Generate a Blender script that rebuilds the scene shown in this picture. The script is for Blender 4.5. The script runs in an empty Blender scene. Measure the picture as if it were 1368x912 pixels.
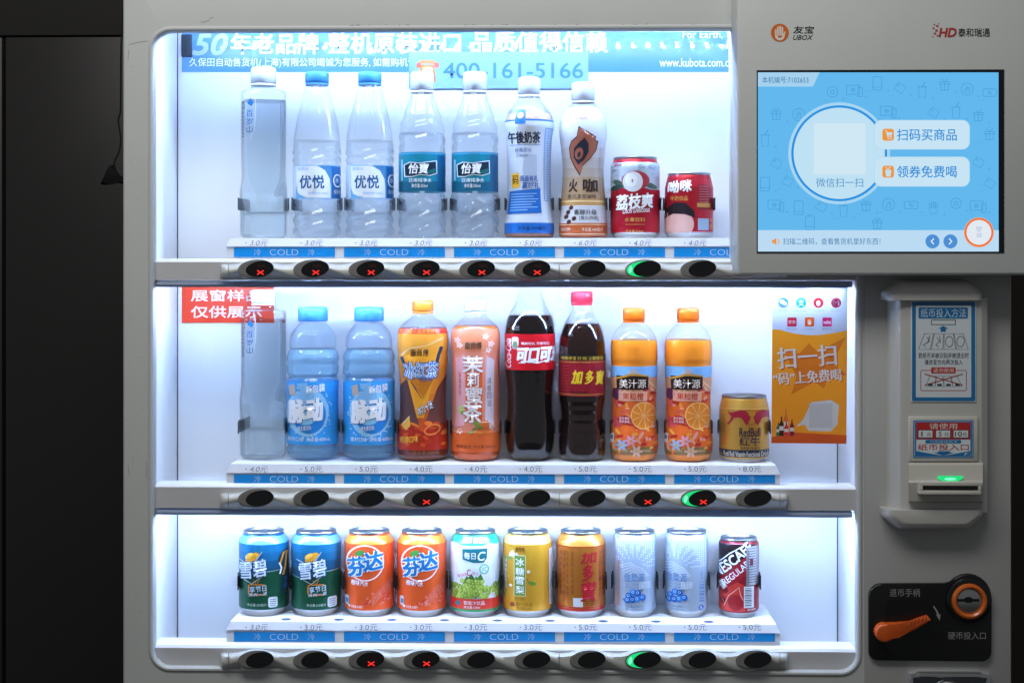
import bpy, bmesh, math, random
from mathutils import Vector, Matrix
random.seed(7)
PI = math.pi
sc = bpy.context.scene
COL = sc.collection

# ------------------------------------------------------------------ camera
F, CX, HY, CAMY, CAMZ, YAW = 2000.0, 684.0, 355.0, -1.93, 1.45, math.radians(1.45)
cam_d = bpy.data.cameras.new('camera'); cam = bpy.data.objects.new('camera', cam_d); COL.objects.link(cam)
cam_d.sensor_width = 36; cam_d.lens = F / 1368 * 36; cam_d.shift_y = (HY - 456) / 1368
cam_d.clip_start = .05; cam_d.clip_end = 100
cam.location = (0, CAMY, CAMZ); cam.rotation_euler = (PI / 2, 0, YAW)
sc.camera = cam

# ------------------------------------------------------------------ world, lamps, exposure
w = bpy.data.worlds.new('World'); sc.world = w; w.use_nodes = True
bg = w.node_tree.nodes['Background']; bg.inputs[0].default_value = (.9, .95, 1, 1); bg.inputs[1].default_value = .135
sc.view_settings.view_transform = 'Standard'; sc.view_settings.look = 'None'
sc.view_settings.exposure = 0; sc.view_settings.gamma = 1
ld = bpy.data.lights.new('ceiling_lamp', 'AREA'); ld.shape = 'RECTANGLE'; ld.size = 1.5; ld.size_y = .5
ld.energy = 22.5; ld.color = (1, .99, .97)
lamp = bpy.data.objects.new('ceiling_lamp', ld); COL.objects.link(lamp)
lamp.location = (-.35, -1.0, 2.75)
lamp.rotation_euler = (Vector((-.3, 0, 1.3)) - lamp.location).to_track_quat('-Z', 'Y').to_euler()
sc.cycles.use_denoising = True
sc.cycles.max_bounces = 14; sc.cycles.transparent_max_bounces = 24; sc.cycles.transmission_bounces = 12
sc.cycles.sample_clamp_indirect = 6
LED_POWER = 1300
LED_COLOR = (.44, .625, 1.0)

# ------------------------------------------------------------------ helpers
def at(px, py, Y):
    """point of the plane y = Y seen at photo pixel (px, py)"""
    u, v = (px - CX) / F, (HY - py) / F
    d = Vector((-math.sin(YAW) + u * math.cos(YAW), math.cos(YAW) + u * math.sin(YAW), v))
    t = (Y - CAMY) / d.y
    return Vector((d.x * t, Y, CAMZ + d.z * t))

def lin(c):
    return c / 12.92 if c <= .04045 else ((c + .055) / 1.055) ** 2.4
def rgb(h):
    h = h.lstrip('#')
    if len(h) == 3: h = ''.join(c * 2 for c in h)
    return tuple(lin(int(h[i:i + 2], 16) / 255) for i in (0, 2, 4))

MATS = {}
def M(color, rough=.4, metal=0, emit=0, coat=0, bump=0, bscale=400, spec=.5, name=None, noise=0, nscale=6):
    key = (color, rough, metal, emit, coat, bump, bscale, spec, noise)
    if key in MATS: return MATS[key]
    m = bpy.data.materials.new(name or 'surface_' + str(color).lstrip('#')); m.use_nodes = True
    nt = m.node_tree; b = nt.nodes['Principled BSDF']
    c = rgb(color) if isinstance(color, str) else color
    b.inputs['Base Color'].default_value = (*c, 1)
    b.inputs['Roughness'].default_value = rough; b.inputs['Metallic'].default_value = metal
    b.inputs['Specular IOR Level'].default_value = spec
    if coat: b.inputs['Coat Weight'].default_value = coat; b.inputs['Coat Roughness'].default_value = .04
    if emit:
        b.inputs['Emission Color'].default_value = (*c, 1); b.inputs['Emission Strength'].default_value = emit
        b.inputs['Base Color'].default_value = (.01, .01, .01, 1)
    if bump or noise:
        tc = nt.nodes.new('ShaderNodeTexCoord')
    if bump:
        n = nt.nodes.new('ShaderNodeTexNoise'); n.inputs['Scale'].default_value = bscale; n.inputs['Detail'].default_value = 3
        bp = nt.nodes.new('ShaderNodeBump'); bp.inputs['Strength'].default_value = bump; bp.inputs['Distance'].default_value = .001
        nt.links.new(tc.outputs['Object'], n.inputs['Vector']); nt.links.new(n.outputs['Fac'], bp.inputs['Height'])
        nt.links.new(bp.outputs['Normal'], b.inputs['Normal'])
    if noise:
        n = nt.nodes.new('ShaderNodeTexNoise'); n.inputs['Scale'].default_value = nscale; n.inputs['Detail'].default_value = 8
        n.inputs['Roughness'].default_value = .7
        r = nt.nodes.new('ShaderNodeMapRange'); r.inputs[1].default_value = .3; r.inputs[2].default_value = .7
        r.inputs[3].default_value = 1 - noise; r.inputs[4].default_value = 1 + noise
        mx = nt.nodes.new('ShaderNodeVectorMath'); mx.operation = 'SCALE'; mx.inputs[0].default_value = c
        nt.links.new(tc.outputs['Object'], n.inputs['Vector']); nt.links.new(n.outputs['Fac'], r.inputs[0])
        nt.links.new(r.outputs[0], mx.inputs['Scale']); nt.links.new(mx.outputs[0], b.inputs['Base Color'])
    MATS[key] = m
    return m

def clear_mat(name, tint, ior=1.45, rough=.02, refr=0.0, boost=1.0, body=None, bodyfac=0):
    """clear plastic: light passes through a tinted sheet and glances off it at grazing angles"""
    m = bpy.data.materials.new(name); m.use_nodes = True; nt = m.node_tree; nt.nodes.clear()
    out = nt.nodes.new('ShaderNodeOutputMaterial')
    tr = nt.nodes.new('ShaderNodeBsdfTransparent'); tr.inputs[0].default_value = (*tint, 1)
    gl = nt.nodes.new('ShaderNodeBsdfGlossy'); gl.inputs['Roughness'].default_value = rough
    fr = nt.nodes.new('ShaderNodeFresnel'); geo = nt.nodes.new('ShaderNodeNewGeometry'); mr = nt.nodes.new('ShaderNodeMapRange')
    mr.inputs[3].default_value = ior; mr.inputs[4].default_value = 1 / ior   # the sheet is thin: the same glancing reflection from both sides
    nt.links.new(geo.outputs['Backfacing'], mr.inputs[0]); nt.links.new(mr.outputs[0], fr.inputs['IOR'])
    mx = nt.nodes.new('ShaderNodeMixShader'); base = tr.outputs[0]
    if refr:
        rf = nt.nodes.new('ShaderNodeBsdfRefraction'); rf.inputs['IOR'].default_value = 1.25; rf.inputs['Color'].default_value = (*tint, 1)
        m2 = nt.nodes.new('ShaderNodeMixShader'); m2.inputs[0].default_value = refr
        nt.links.new(base, m2.inputs[1]); nt.links.new(rf.outputs[0], m2.inputs[2]); base = m2.outputs[0]
    if body:
        df = nt.nodes.new('ShaderNodeBsdfPrincipled'); df.inputs['Base Color'].default_value = (*body, 1); df.inputs['Roughness'].default_value = .3
        m3 = nt.nodes.new('ShaderNodeMixShader'); m3.inputs[0].default_value = bodyfac
        nt.links.new(base, m3.inputs[1]); nt.links.new(df.outputs[0], m3.inputs[2]); base = m3.outputs[0]
    nt.links.new(fr.outputs[0], mx.inputs[0]); nt.links.new(base, mx.inputs[1]); nt.links.new(gl.outputs[0], mx.inputs[2])
    nt.links.new(mx.outputs[0], out.inputs[0])
    return m

def finish(bm, sharp=35):
    a = math.radians(sharp)
    for f in bm.faces: f.smooth = True
    for e in bm.edges:
        if len(e.link_faces) == 2 and e.calc_face_angle(0) > a: e.smooth = False

def obj(name, bm, mats, parent=None, loc=None, sharp=35, recalc=True):
    if recalc: bmesh.ops.recalc_face_normals(bm, faces=bm.faces[:])
    finish(bm, sharp)
    me = bpy.data.meshes.new(name); bm.to_mesh(me); bm.free()
    for m in (mats if isinstance(mats, (list, tuple)) else [mats]): me.materials.append(m)
    o = bpy.data.objects.new(name, me); COL.objects.link(o)
    if parent: o.parent = parent
    if loc is not None: o.location = loc
    return o

def thing(name, label, cat, loc=(0, 0, 0), group=None):
    o = bpy.data.objects.new(name, None); COL.objects.link(o); o.location = loc; o.empty_display_size = .05
    o['label'] = label; o['category'] = cat
    if group: o['group'] = group
    return o
def tag(o, label, cat, group=None):
    o['label'] = label; o['category'] = cat
    if group: o['group'] = group
    return o

def box(bm, a, b, bevel=0, mi=0, seg=2):
    lo = Vector([min(a[i], b[i]) for i in range(3)]); hi = Vector([max(a[i], b[i]) for i in range(3)])
    r = bmesh.ops.create_cube(bm, size=1)
    for v in r['verts']:
        v.co = Vector([lo[i] + (v.co[i] + .5) * (hi[i] - lo[i]) for i in range(3)])
    fs = {f for v in r['verts'] for f in v.link_faces}
    for f in fs: f.material_index = mi
    if bevel:
        es = list({e for v in r['verts'] for e in v.link_edges})
        g = bmesh.ops.bevel(bm, geom=es, offset=bevel, segments=seg, affect='EDGES', profile=.5)
        for f in g['faces']: f.material_index = mi

def pbox(bm, x0, y0, x1, y1, Yf, Yb, bevel=0, mi=0):
    """box whose front face covers the photo rectangle on plane Yf"""
    a = at(x0, y1, Yf); b = at(x1, y0, Yf)
    box(bm, (a.x, Yf, a.z), (b.x, Yb, b.z), bevel, mi)

def prism(bm, pts, ya, yb, mi=0, bevel=0):
    """pts: (x, z) outline extruded from y = ya (front) to y = yb"""
    n = len(pts)
    A = [bm.verts.new((p[0], ya, p[1])) for p in pts]; B = [bm.verts.new((p[0], yb, p[1])) for p in pts]
    fs = [bm.faces.new(A), bm.faces.new(B[::-1])]
    for i in range(n): fs.append(bm.faces.new((A[i], B[i], B[(i + 1) % n], A[(i + 1) % n])))
    for f in fs: f.material_index = mi
    if bevel:
        g = bmesh.ops.bevel(bm, geom=list(fs[0].edges), offset=bevel, segments=3, affect='EDGES', profile=.5)
        for f in g['faces']: f.material_index = mi

def tube(bm, pts, r, n=8, mi=0):
    rings = []
    for i, p in enumerate(pts):
        p = Vector(p); d = (Vector(pts[min(i + 1, len(pts) - 1)]) - Vector(pts[max(i - 1, 0)])).normalized()
        u = d.orthogonal().normalized() if i == 0 else (rings[-1][1] - d * rings[-1][1].dot(d)).normalized()
        v = d.cross(u); rr = r[i] if isinstance(r, (list, tuple)) else r
        rings.append(([bm.verts.new(p + (u * math.cos(k * 2 * PI / n) + v * math.sin(k * 2 * PI / n)) * rr) for k in range(n)], u))
    for a, b in zip(rings, rings[1:]):
        for k in range(n):
            f = bm.faces.new((a[0][k], a[0][(k + 1) % n], b[0][(k + 1) % n], b[0][k])); f.material_index = mi
    for e in (rings[0][0], rings[-1][0][::-1]):
        f = bm.faces.new(e); f.material_index = mi

def sweep_loop(bm, loop, prof, mi=0):
    """loop: list of (x, z, nx, nz) closed; prof: list of (offset along n, y) closed"""
    R = [[bm.verts.new((x + nx * o, y, z + nz * o)) for o, y in prof] for x, z, nx, nz in loop]
    n, k = len(R), len(prof)
    for i in range(n):
        for j in range(k):
            f = bm.faces.new((R[i][j], R[(i + 1) % n][j], R[(i + 1) % n][(j + 1) % k], R[i][(j + 1) % k])); f.material_index = mi

def rrect_loop(x0, z0, x1, z1, r, n=8):
    L = []
    for cx, cz, a0 in ((x1 - r, z1 - r, 0), (x0 + r, z1 - r, 90), (x0 + r, z0 + r, 180), (x1 - r, z0 + r, 270)):
        for i in range(n + 1):
            a = math.radians(a0 + 90 * i / n); L.append((cx + r * math.cos(a), cz + r * math.sin(a), math.cos(a), math.sin(a)))
    return L

# ------------------------------------------------------------------ flat printed artwork (photo-pixel outlines put on a real surface)
_TC = {}
def text_geo(s, bold=0, shear=0):
    k = (s, bold, shear)
    if k in _TC: return _TC[k]
    cu = bpy.data.curves.new('t', 'FONT'); cu.body = s; cu.offset = bold; cu.resolution_u = 3; cu.shear = shear
    o = bpy.data.objects.new('t', cu); COL.objects.link(o)
    m = o.evaluated_get(bpy.context.evaluated_depsgraph_get()).to_mesh()
    V = [(v.co.x, v.co.y) for v in m.vertices]; P = [tuple(p.vertices) for p in m.polygons]
    bpy.data.objects.remove(o); bpy.data.curves.remove(cu)
    xs = [v[0] for v in V]; ys = [v[1] for v in V]
    a, b, c, d = min(xs), min(ys), max(xs), max(ys)
    V = [((x - a) / (c - a), (y - b) / max(d - b, 1e-6)) for x, y in V]
    _TC[k] = (V, P)
    return _TC[k]

class Art:
    def __init__(s): s.items = []; s.mats = []
    def add(s, V, P, mat, l=None):
        xs = [v[0] for v in V]; ys = [v[1] for v in V]; bb = (min(xs), min(ys), max(xs), max(ys))
        if l is None:
            l = 0
            for b, L, *_ in s.items:
                if b[0] < bb[2] and bb[0] < b[2] and b[1] < bb[3] and bb[1] < b[3]: l = max(l, L + 1)
        if isinstance(mat, str): mat = M(mat, .35)
        if mat not in s.mats: s.mats.append(mat)
        s.items.append((bb, l, V, P, s.mats.index(mat)))
        return s
    def poly(s, pts, mat, l=None): return s.add(list(pts), [tuple(range(len(pts)))], mat, l)
    def rect(s, x0, y0, x1, y1, mat, r=0, l=None):
        if not r: return s.poly([(x0, y0), (x1, y0), (x1, y1), (x0, y1)], mat, l)
        return s.poly([(p[0], p[1]) for p in rrect_loop(x0, y0, x1, y1, r, 5)], mat, l)
    def ell(s, cx, cy, rx, ry, mat, rot=0, n=32, a0=0, a1=360, l=None):
        c, q = math.cos(math.radians(rot)), math.sin(math.radians(rot)); P = []
        full = a1 - a0 >= 360
        for i in range(n + (0 if full else 1)):
            a = math.radians(a0 + (a1 - a0) * i / n); x, y = rx * math.cos(a), ry * math.sin(a)
            P.append((cx + x * c - y * q, cy + x * q + y * c))
        return s.poly(P, mat, l)
    def line(s, pts, wd, mat, closed=False, l=None):
        n = len(pts); A, B = [], []
        for i in range(n):
            p = pts[i]
            a = pts[(i - 1) % n] if closed or i else p; b = pts[(i + 1) % n] if closed or i < n - 1 else p
            dx, dy = b[0] - a[0], b[1] - a[1]; L = math.hypot(dx, dy) or 1
            ww = (wd[i] if isinstance(wd, (list, tuple)) else wd) / 2
            A.append((p[0] - dy / L * ww, p[1] + dx / L * ww)); B.append((p[0] + dy / L * ww, p[1] - dx / L * ww))
        m = n if closed else n - 1
        return s.add(A + B, [(i, (i + 1) % n, n + (i + 1) % n, n + i) for i in range(m)], mat, l)
    def ring(s, cx, cy, rx, ry, wd, mat, rot=0, a0=0, a1=360, n=40, l=None):
        c, q = math.cos(math.radians(rot)), math.sin(math.radians(rot)); full = a1 - a0 >= 360; P = []
        for i in range(n + (0 if full else 1)):
            a = math.radians(a0 + (a1 - a0) * i / n); x, y = rx * math.cos(a), ry * math.sin(a)
            P.append((cx + x * c - y * q, cy + x * q + y * c))
        return s.line(P, wd, mat, full, l)
    def frame(s, x0, y0, x1, y1, wd, mat, r=0, l=None):
        if r: pts = [(p[0], p[1]) for p in rrect_loop(x0, y0, x1, y1, r, 4)]; return s.line(pts, wd, mat, True, l)
        h = wd / 2
        for a in ((x0 - h, y0 - h, x1 + h, y0 + h), (x0 - h, y1 - h, x1 + h, y1 + h), (x0 - h, y0 + h, x0 + h, y1 - h), (x1 - h, y0 + h, x1 + h, y1 - h)):
            s.rect(*a, mat, l=l)
        return s
    def text(s, t, x0, y0, x1, y1, mat, bold=0, shear=0, rot=0, l=None, arc=0):
        V, P = text_geo(t, min(bold, 0), shear); mx, my = (x0 + x1) / 2, (y0 + y1) / 2
        c, q = math.cos(math.radians(rot)), math.sin(math.radians(rot))
        cp = [(0, 0)]
        if bold > .004 and (y1 - y0) > 6:
            bold *= max(.3, min(1, ((y1 - y0) - 4) / 14))
            d = min((y1 - y0) * bold * .9, (x1 - x0) * bold * .9) if len(t) > 1 else min(y1 - y0, x1 - x0) * bold * .9
            cp = [(-d, -d), (d, -d), (d, d), (-d, d), (0, 0)]
            x0 += d; x1 -= d; y0 += d; y1 -= d
        for i, (ox, oy) in enumerate(cp):
            W = []
            for u, v in V:
                x, y = (u - .5) * (x1 - x0), (.5 - v) * (y1 - y0)
                y += arc * (u - .5) ** 2 * 4; x += ox; y += oy
                W.append((mx + x * c - y * q, my + x * q + y * c))
            if i == 0 and l is None:
                s.add(W, P, mat, None); l = s.items[-1][1]
            else: s.add(W, P, mat, l + i * .17)
        return s
    def vtext(s, t, x0, y0, x1, y1, mat, bold=0, shear=0, gap=.08):
        n = len(t); h = (y1 - y0) / n
        for i, ch in enumerate(t): s.text(ch, x0, y0 + h * (i + gap), x1, y0 + h * (i + 1 - gap), mat, bold, shear)
        return s
    def build(s, name, mapf, parent=None, eps=.00013, cutx=0, cuty=0, clip=None):
        out = bmesh.new()
        for bb, l, V, P, mi in s.items:
            bm = bmesh.new(); vs = [bm.verts.new((x, y, 0)) for x, y in V]
            for p in P:
                try: bm.faces.new([vs[i] for i in p])
                except ValueError: pass
            big = [f for f in bm.faces if len(f.verts) > 4]
            if big: bmesh.ops.triangulate(bm, faces=big)
            def cut(co, no, clear=False):
                bmesh.ops.bisect_plane(bm, geom=bm.verts[:] + bm.edges[:] + bm.faces[:], plane_co=co, plane_no=no, clear_outer=clear)
            if clip:
                if bb[0] < clip[0]: cut((clip[0], 0, 0), (-1, 0, 0), True)
                if bb[2] > clip[2]: cut((clip[2], 0, 0), (1, 0, 0), True)
                if bb[1] < clip[1]: cut((0, clip[1], 0), (0, -1, 0), True)
                if bb[3] > clip[3]: cut((0, clip[3], 0), (0, 1, 0), True)
            for st, ax in ((cutx, 0), (cuty, 1)):
                if st:
                    k = math.floor(bb[ax] / st) + 1
                    while k * st < bb[ax + 2]:
                        co = [0, 0, 0]; no = [0, 0, 0]; co[ax] = k * st; no[ax] = 1; cut(co, no); k += 1
            mp = {}
            for v in bm.verts: mp[v] = out.verts.new(mapf(v.co.x, v.co.y, l * eps))
            for f in bm.faces:
                try: g = out.faces.new([mp[v] for v in f.verts]); g.material_index = mi
                except ValueError: pass
            bm.free()
        return obj(name, out, s.mats, parent, recalc=False)

def build_sheet(A, name, Y, parent=None):
    """all the artwork in ONE printed sheet: the top ink wins wherever outlines overlap"""
    from mathutils.geometry import delaunay_2d_cdt
    V, ED, tris = [], [], []
    small = Art(); small.mats = A.mats
    for it in A.items:
        bb, l, vs, ps, mi = it
        if (bb[2] - bb[0]) * (bb[3] - bb[1]) < (45 if len(vs) > 60 else 9) or l % 1 > .01: small.items.append(it); continue
        o_ = len(V); V += [Vector((p[0], p[1])) for p in vs]; cnt = {}
        for p in ps:
            for i in range(len(p)):
                k = tuple(sorted((p[i - 1], p[i]))); cnt[k] = cnt.get(k, 0) + 1
        ED += [(o_ + i, o_ + j) for (i, j), n in cnt.items() if n == 1]
        tris.append((l, mi, bb, [[vs[i] for i in p] for p in ps]))
    tris.sort(key=lambda t: -t[0])
    def inside(x, y, q):
        c = False
        for i in range(len(q)):
            (x0, y0), (x1, y1) = q[i - 1], q[i]
            if (y0 > y) != (y1 > y) and x < (x1 - x0) * (y - y0) / (y1 - y0) + x0: c = not c
        return c
    v2, e2, f2, *_ = delaunay_2d_cdt(V, ED, [], 0, 1e-4)
    bm = bmesh.new(); bv = [bm.verts.new(at(v.x, v.y, Y)) for v in v2]
    for f in f2:
        x = sum(v2[i].x for i in f) / 3; y = sum(v2[i].y for i in f) / 3; m_ = None
        for l, mi, bb, T in tris:
            if bb[0] <= x <= bb[2] and bb[1] <= y <= bb[3] and any(inside(x, y, q) for q in T): m_ = mi; break
        if m_ is None: continue
        try: g = bm.faces.new([bv[i] for i in f]); g.material_index = m_
        except ValueError: pass
    bmesh.ops.delete(bm, geom=[v for v in bm.verts if not v.link_faces], context='VERTS')
    o = obj(name, bm, A.mats, parent)
    small.build('small_print', flat(Y), o)
    return o

def flat(Y):
    return lambda px, py, off: at(px, py, Y) + Vector((0, -off, 0))

# ------------------------------------------------------------------ materials
PANEL = M('#b8bbb8', .42, bump=.10, bscale=900, noise=.03, nscale=5, name='painted_panel')
PANEL2 = M('#a8a7a5', .45, bump=.10, bscale=900, noise=.03, nscale=5, name='painted_side_panel')
PLAST = M('#b4b3ae', .35, bump=.04, bscale=900, name='grey_plastic')
HOUS = M('#c3c5c0', .25, coat=.3, name='button_strip_plastic')
BAR = M('#bcbdc0', .4, bump=.1, bscale=1200, metal=0, name='shelf_bar_paint')
LIP = M('#aab6cc', .3, metal=.0, name='lamp_cover_metal')
WALL_IN = M('#f0f2f4', .28, coat=.2, noise=.012, name='white_liner')
TRAYM = M('#e4e7ee', .3, name='white_tray')
_n = LIP.node_tree; _t = _n.nodes.new('ShaderNodeBsdfTranslucent'); _t.inputs[0].default_value = (.55, .65, .8, 1)
_x = _n.nodes.new('ShaderNodeMixShader'); _x.inputs[0].default_value = .3          # the cover is a plastic diffuser lit from behind
_n.links.new(_n.nodes['Principled BSDF'].outputs[0], _x.inputs[1]); _n.links.new(_t.outputs[0], _x.inputs[2]); _n.links.new(_x.outputs[0], _n.nodes['Material Output'].inputs[0])
BLACK = M('#0c0c0d', .25, coat=.3, name='black_plastic')
CHROME = M('#e6e8ea', .34, metal=1, name='chrome')
CLIPM = M('#23282e', .3, metal=.6, name='dark_spring_steel')

# ------------------------------------------------------------------ setting: floor and dark walls
bm = bmesh.new(); box(bm, (-3, -3.5, -.1), (3, 1.6, 0))
fl = obj('floor', bm, M('#4a4845', .35, noise=.1, name='floor_stone')); fl['kind'] = 'structure'
bm = bmesh.new(); WY = .42
DARKW = M('#252322', .42, spec=.3, noise=.06, nscale=2, name='dark_wall_panel')
a, b = at(7, 50, WY), at(300, 50, WY)
box(bm, (a.x, WY, 0), (b.x, WY + .05, a.z), .002)
c, d = at(-500, 0, WY), at(2.5, 0, WY)
box(bm, (c.x, WY, 0), (d.x, WY + .05, a.z), .002)
box(bm, (c.x, WY + .004, a.z + .003), (b.x, WY + .05, 2.9), .002)
box(bm, (c.x, WY + .02, 0), (b.x, WY + .07, 2.9))
tag(obj('panelled_wall', bm, DARKW), 'dark charcoal panelled wall with thin seams at left of the machine', 'wall')
bm = bmesh.new(); a, b = at(1100, 0, .35), at(1900, 0, .35)
box(bm, (a.x, .45, 0), (b.x, .5, 2.9))
tag(obj('plain_wall', bm, M('#2a2013', .5, noise=.1, name='brown_wall')), 'dark brown wall strip at right of the machine', 'wall')

# ------------------------------------------------------------------ the machine
VM = thing('vending_machine', 'grey drinks vending machine with lit three-shelf window and touch screen', 'vending machine', (0, 0, 0))
YF = -.012
def zx(px, py, Y):
    p = at(px, py, Y); return p.x, p.z
L0, TOP = at(163.5, 0, YF).x, 1.84
R0 = at(1352, 0, YF).x
wx0, wz1 = zx(201, 38.5, YF); wx1, wz0 = zx(1149, 900, YF)
# front plate with the window cut out
bm = bmesh.new()
inner = rrect_loop(wx0, wz0, wx1, wz1, .026, 8)
iv = [bm.verts.new((p[0], YF, p[1])) for p in inner]
e = .004
ol = rrect_loop(L0 + e, .06 + e, R0 - e, TOP - e, .002, 2)
ov = [bm.verts.new((p[0], YF, p[1])) for p in ol]
es = [bm.edges.new((v[i], v[(i + 1) % len(v)])) for v in (iv, ov) for i in range(len(v))]
bmesh.ops.triangle_fill(bm, use_beauty=True, edges=es)
iw = [bm.verts.new((p[0], .004, p[1])) for p in inner]
for i in range(len(iv)):
    j = (i + 1) % len(iv); bm.faces.new((iv[i], iv[j], iw[j], iw[i]))
ring0 = ov
for (o_, y_) in ((.0012, YF + .0003), (.0028, YF + .0015), (.0038, YF + .0035), (.004, .36)):
    r1 = [bm.verts.new((p[0] + p[2] * o_, y_, p[1] + p[3] * o_)) for p in ol]
    for i in range(len(r1)):
        j = (i + 1) % len(r1); bm.faces.new((ring0[i], ring0[j], r1[j], r1[i]))
    ring0 = r1
bm.faces.new(ring0)
obj('body', bm, PANEL, VM, sharp=50)
bm = bmesh.new(); box(bm, (L0 + .03, 0, 0), (R0 - .03, .34, .06)); obj('plinth', bm, BLACK, VM)
# rounded rim of the window
bm = bmesh.new()
sweep_loop(bm, inner, [(.0035 * math.cos(t * PI / 5) - .0005, YF + .0012 - .0035 * math.sin(t * PI / 5)) for t in range(6)] + [(-.004, .003), (.003, .003)])
obj('window_rim', bm, M('#b9bbbb', .35, name='window_rim_plastic'), VM)
# liner
DEP = .13
bx0 = at(238, 400, DEP).x; bx1 = at(1118, 400, DEP).x
fx0 = at(205, 400, 0).x; fx1 = at(1144, 400, 0).x
zt = at(600, 33, DEP).z; zb = at(600, 905, 0).z
bm = bmesh.new()
def quad(*p, mi=0):
    f = bm.faces.new([bm.verts.new(q) for q in p]); f.material_index = mi
quad((bx0, DEP, zb), (bx1, DEP, zb), (bx1, DEP, zt), (bx0, DEP, zt))
obj('back_panel', bm, WALL_IN, VM)
bm = bmesh.new()
quad((fx0, .004, zb), (bx0 - .0015, DEP, zb), (bx0 - .0015, DEP, zt), (fx0, .004, zt))
obj('side_panel', bm, WALL_IN, VM)
bm = bmesh.new()
quad((fx1, .004, zb), (bx1 + .0015, DEP, zb), (bx1 + .0015, DEP, zt), (fx1, .004, zt))
obj('side_panel', bm, WALL_IN, VM)
bm = bmesh.new()
quad((fx0 - .01, .004, zt), (fx1 + .01, .004, zt), (bx1 + .003, DEP, zt), (bx0 - .003, DEP, zt))
obj('ceiling_panel', bm, WALL_IN, VM)
bm = bmesh.new()
quad((fx0 - .01, .004, zb), (fx1 + .01, .004, zb), (bx1 + .003, DEP, zb), (bx0 - .003, DEP, zb))
obj('floor_panel', bm, WALL_IN, VM)
# dark seam behind the liner corners
for x in (bx0 - .0012, bx1 + .0012):
    bm = bmesh.new(); box(bm, (x - .0018, DEP + .0005, zb), (x + .0018, DEP + .003, zt))
    obj('corner_seal', bm, M('#39465a', .5, name='seal_rubber'), VM)
# glass
GLASS = clear_mat('window_glass', (.985, .99, .995), 1.35, .01)
bm = bmesh.new()
quad((wx0 - .002, -.001, wz0 - .002), (wx1 + .002, -.001, wz0 - .002), (wx1 + .002, -.001, wz1 + .002), (wx0 - .002, -.001, wz1 + .002))
obj('window_glass', bm, GLASS, VM)
# small black block at the upper left corner of the sign
bm = bmesh.new(); pbox(bm, 242, 46, 256, 76, DEP - .004, DEP + .01, .001)
obj('black_block', bm, M('#182230', .5), VM)

# LED strips ------------------------------------------------------
LEDM = M(LED_COLOR, .5, emit=LED_POWER, name='led_glow')
def led_strip(py, Y, x0, x1, n, py_top):
    a, b = at(x0, py_top, Y), at(x1, py, Y)
    bm = bmesh.new(); box(bm, (a.x, Y - .006, b.z + .002), (b.x, Y + .006, b.z + .0055), .0008)
    st = obj('led_strip', bm, M('#e8eaee', .4), VM)
    bm = bmesh.new()
    for i in range(n):
        x = a.x + (b.x - a.x) * (i + .5) / n
        r = bmesh.ops.create_uvsphere(bm, u_segments=8, v_segments=4, radius=.0024)
        for v in r['verts']: v.co = Vector((x + v.co.x, Y + v.co.y, b.z + .002 + v.co.z * .8))
    obj('leds', bm, LEDM, st)
led_strip(30, .02, 238, 1112, 40, 26)
led_strip(23, .012, 238, 1112, 40, 20)  # extra strip, added to give the banner a second line of reflected dots
led_strip(383, .02, 228, 1120, 40, 380)
led_strip(686, .02, 228, 1120, 40, 684)

# shelves ---------------------------------------------------------
BX = [347 + 73.9 * i for i in range(10)]
ROWS = [
    dict(tray=318, lab=(330.5, 343.5), bar=(345.5, 350, 374, 383.5), pod=(359, 359), hs=(347.5, 373), red=(0, 1, 2, 3, 4, 5), grn=(7,), clip=(265, 281),
         price=['3.0元'] * 5 + ['5.0元', '6.0元', '4.0元', '4.0元', ''], ps=319.5),
    dict(tray=620.5, lab=(633.5, 645.5), bar=(647.5, 651.5, 679.5, 688.5), pod=(665, 665), hs=(653, 680), red=(3, 7, 8), grn=(8,), clip=(561, 577),
         price=['4.0元', '5.0元', '5.0元', '4.0元', '4.0元', '4.0元', '5.0元', '5.0元', '5.0元', '8.0元'], ps=621),
    dict(tray=831.5, lab=(843.5, 856.5), bar=(861.5, 867, 896, 897), pod=(880.5, 880.5), hs=(866, 898), red=(2, 3), grn=(7,), clip=(764, 783),
         price=['3.0元'] * 6 + ['5.0元'] * 4, ps=832),
]
TRAYY = .012
XMARK = M('#ff2a20', .4, emit=1.3, name='red_led_mark'); XDIM = M('#2a0606', .4)
GREEN = M('#12e080', .4, emit=1.0, name='green_led'); GREEN2 = M('#7dffc0', .4, emit=1.3, name='green_led_core')
LENS = M('#07080a', .18, coat=.4, name='dark_lens'); RINGM = M('#777573', .3, coat=.3, name='button_ring')
EDGE = M('#3c3f40', .4)
def ease(t): return t * t * (3 - 2 * t)
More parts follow.
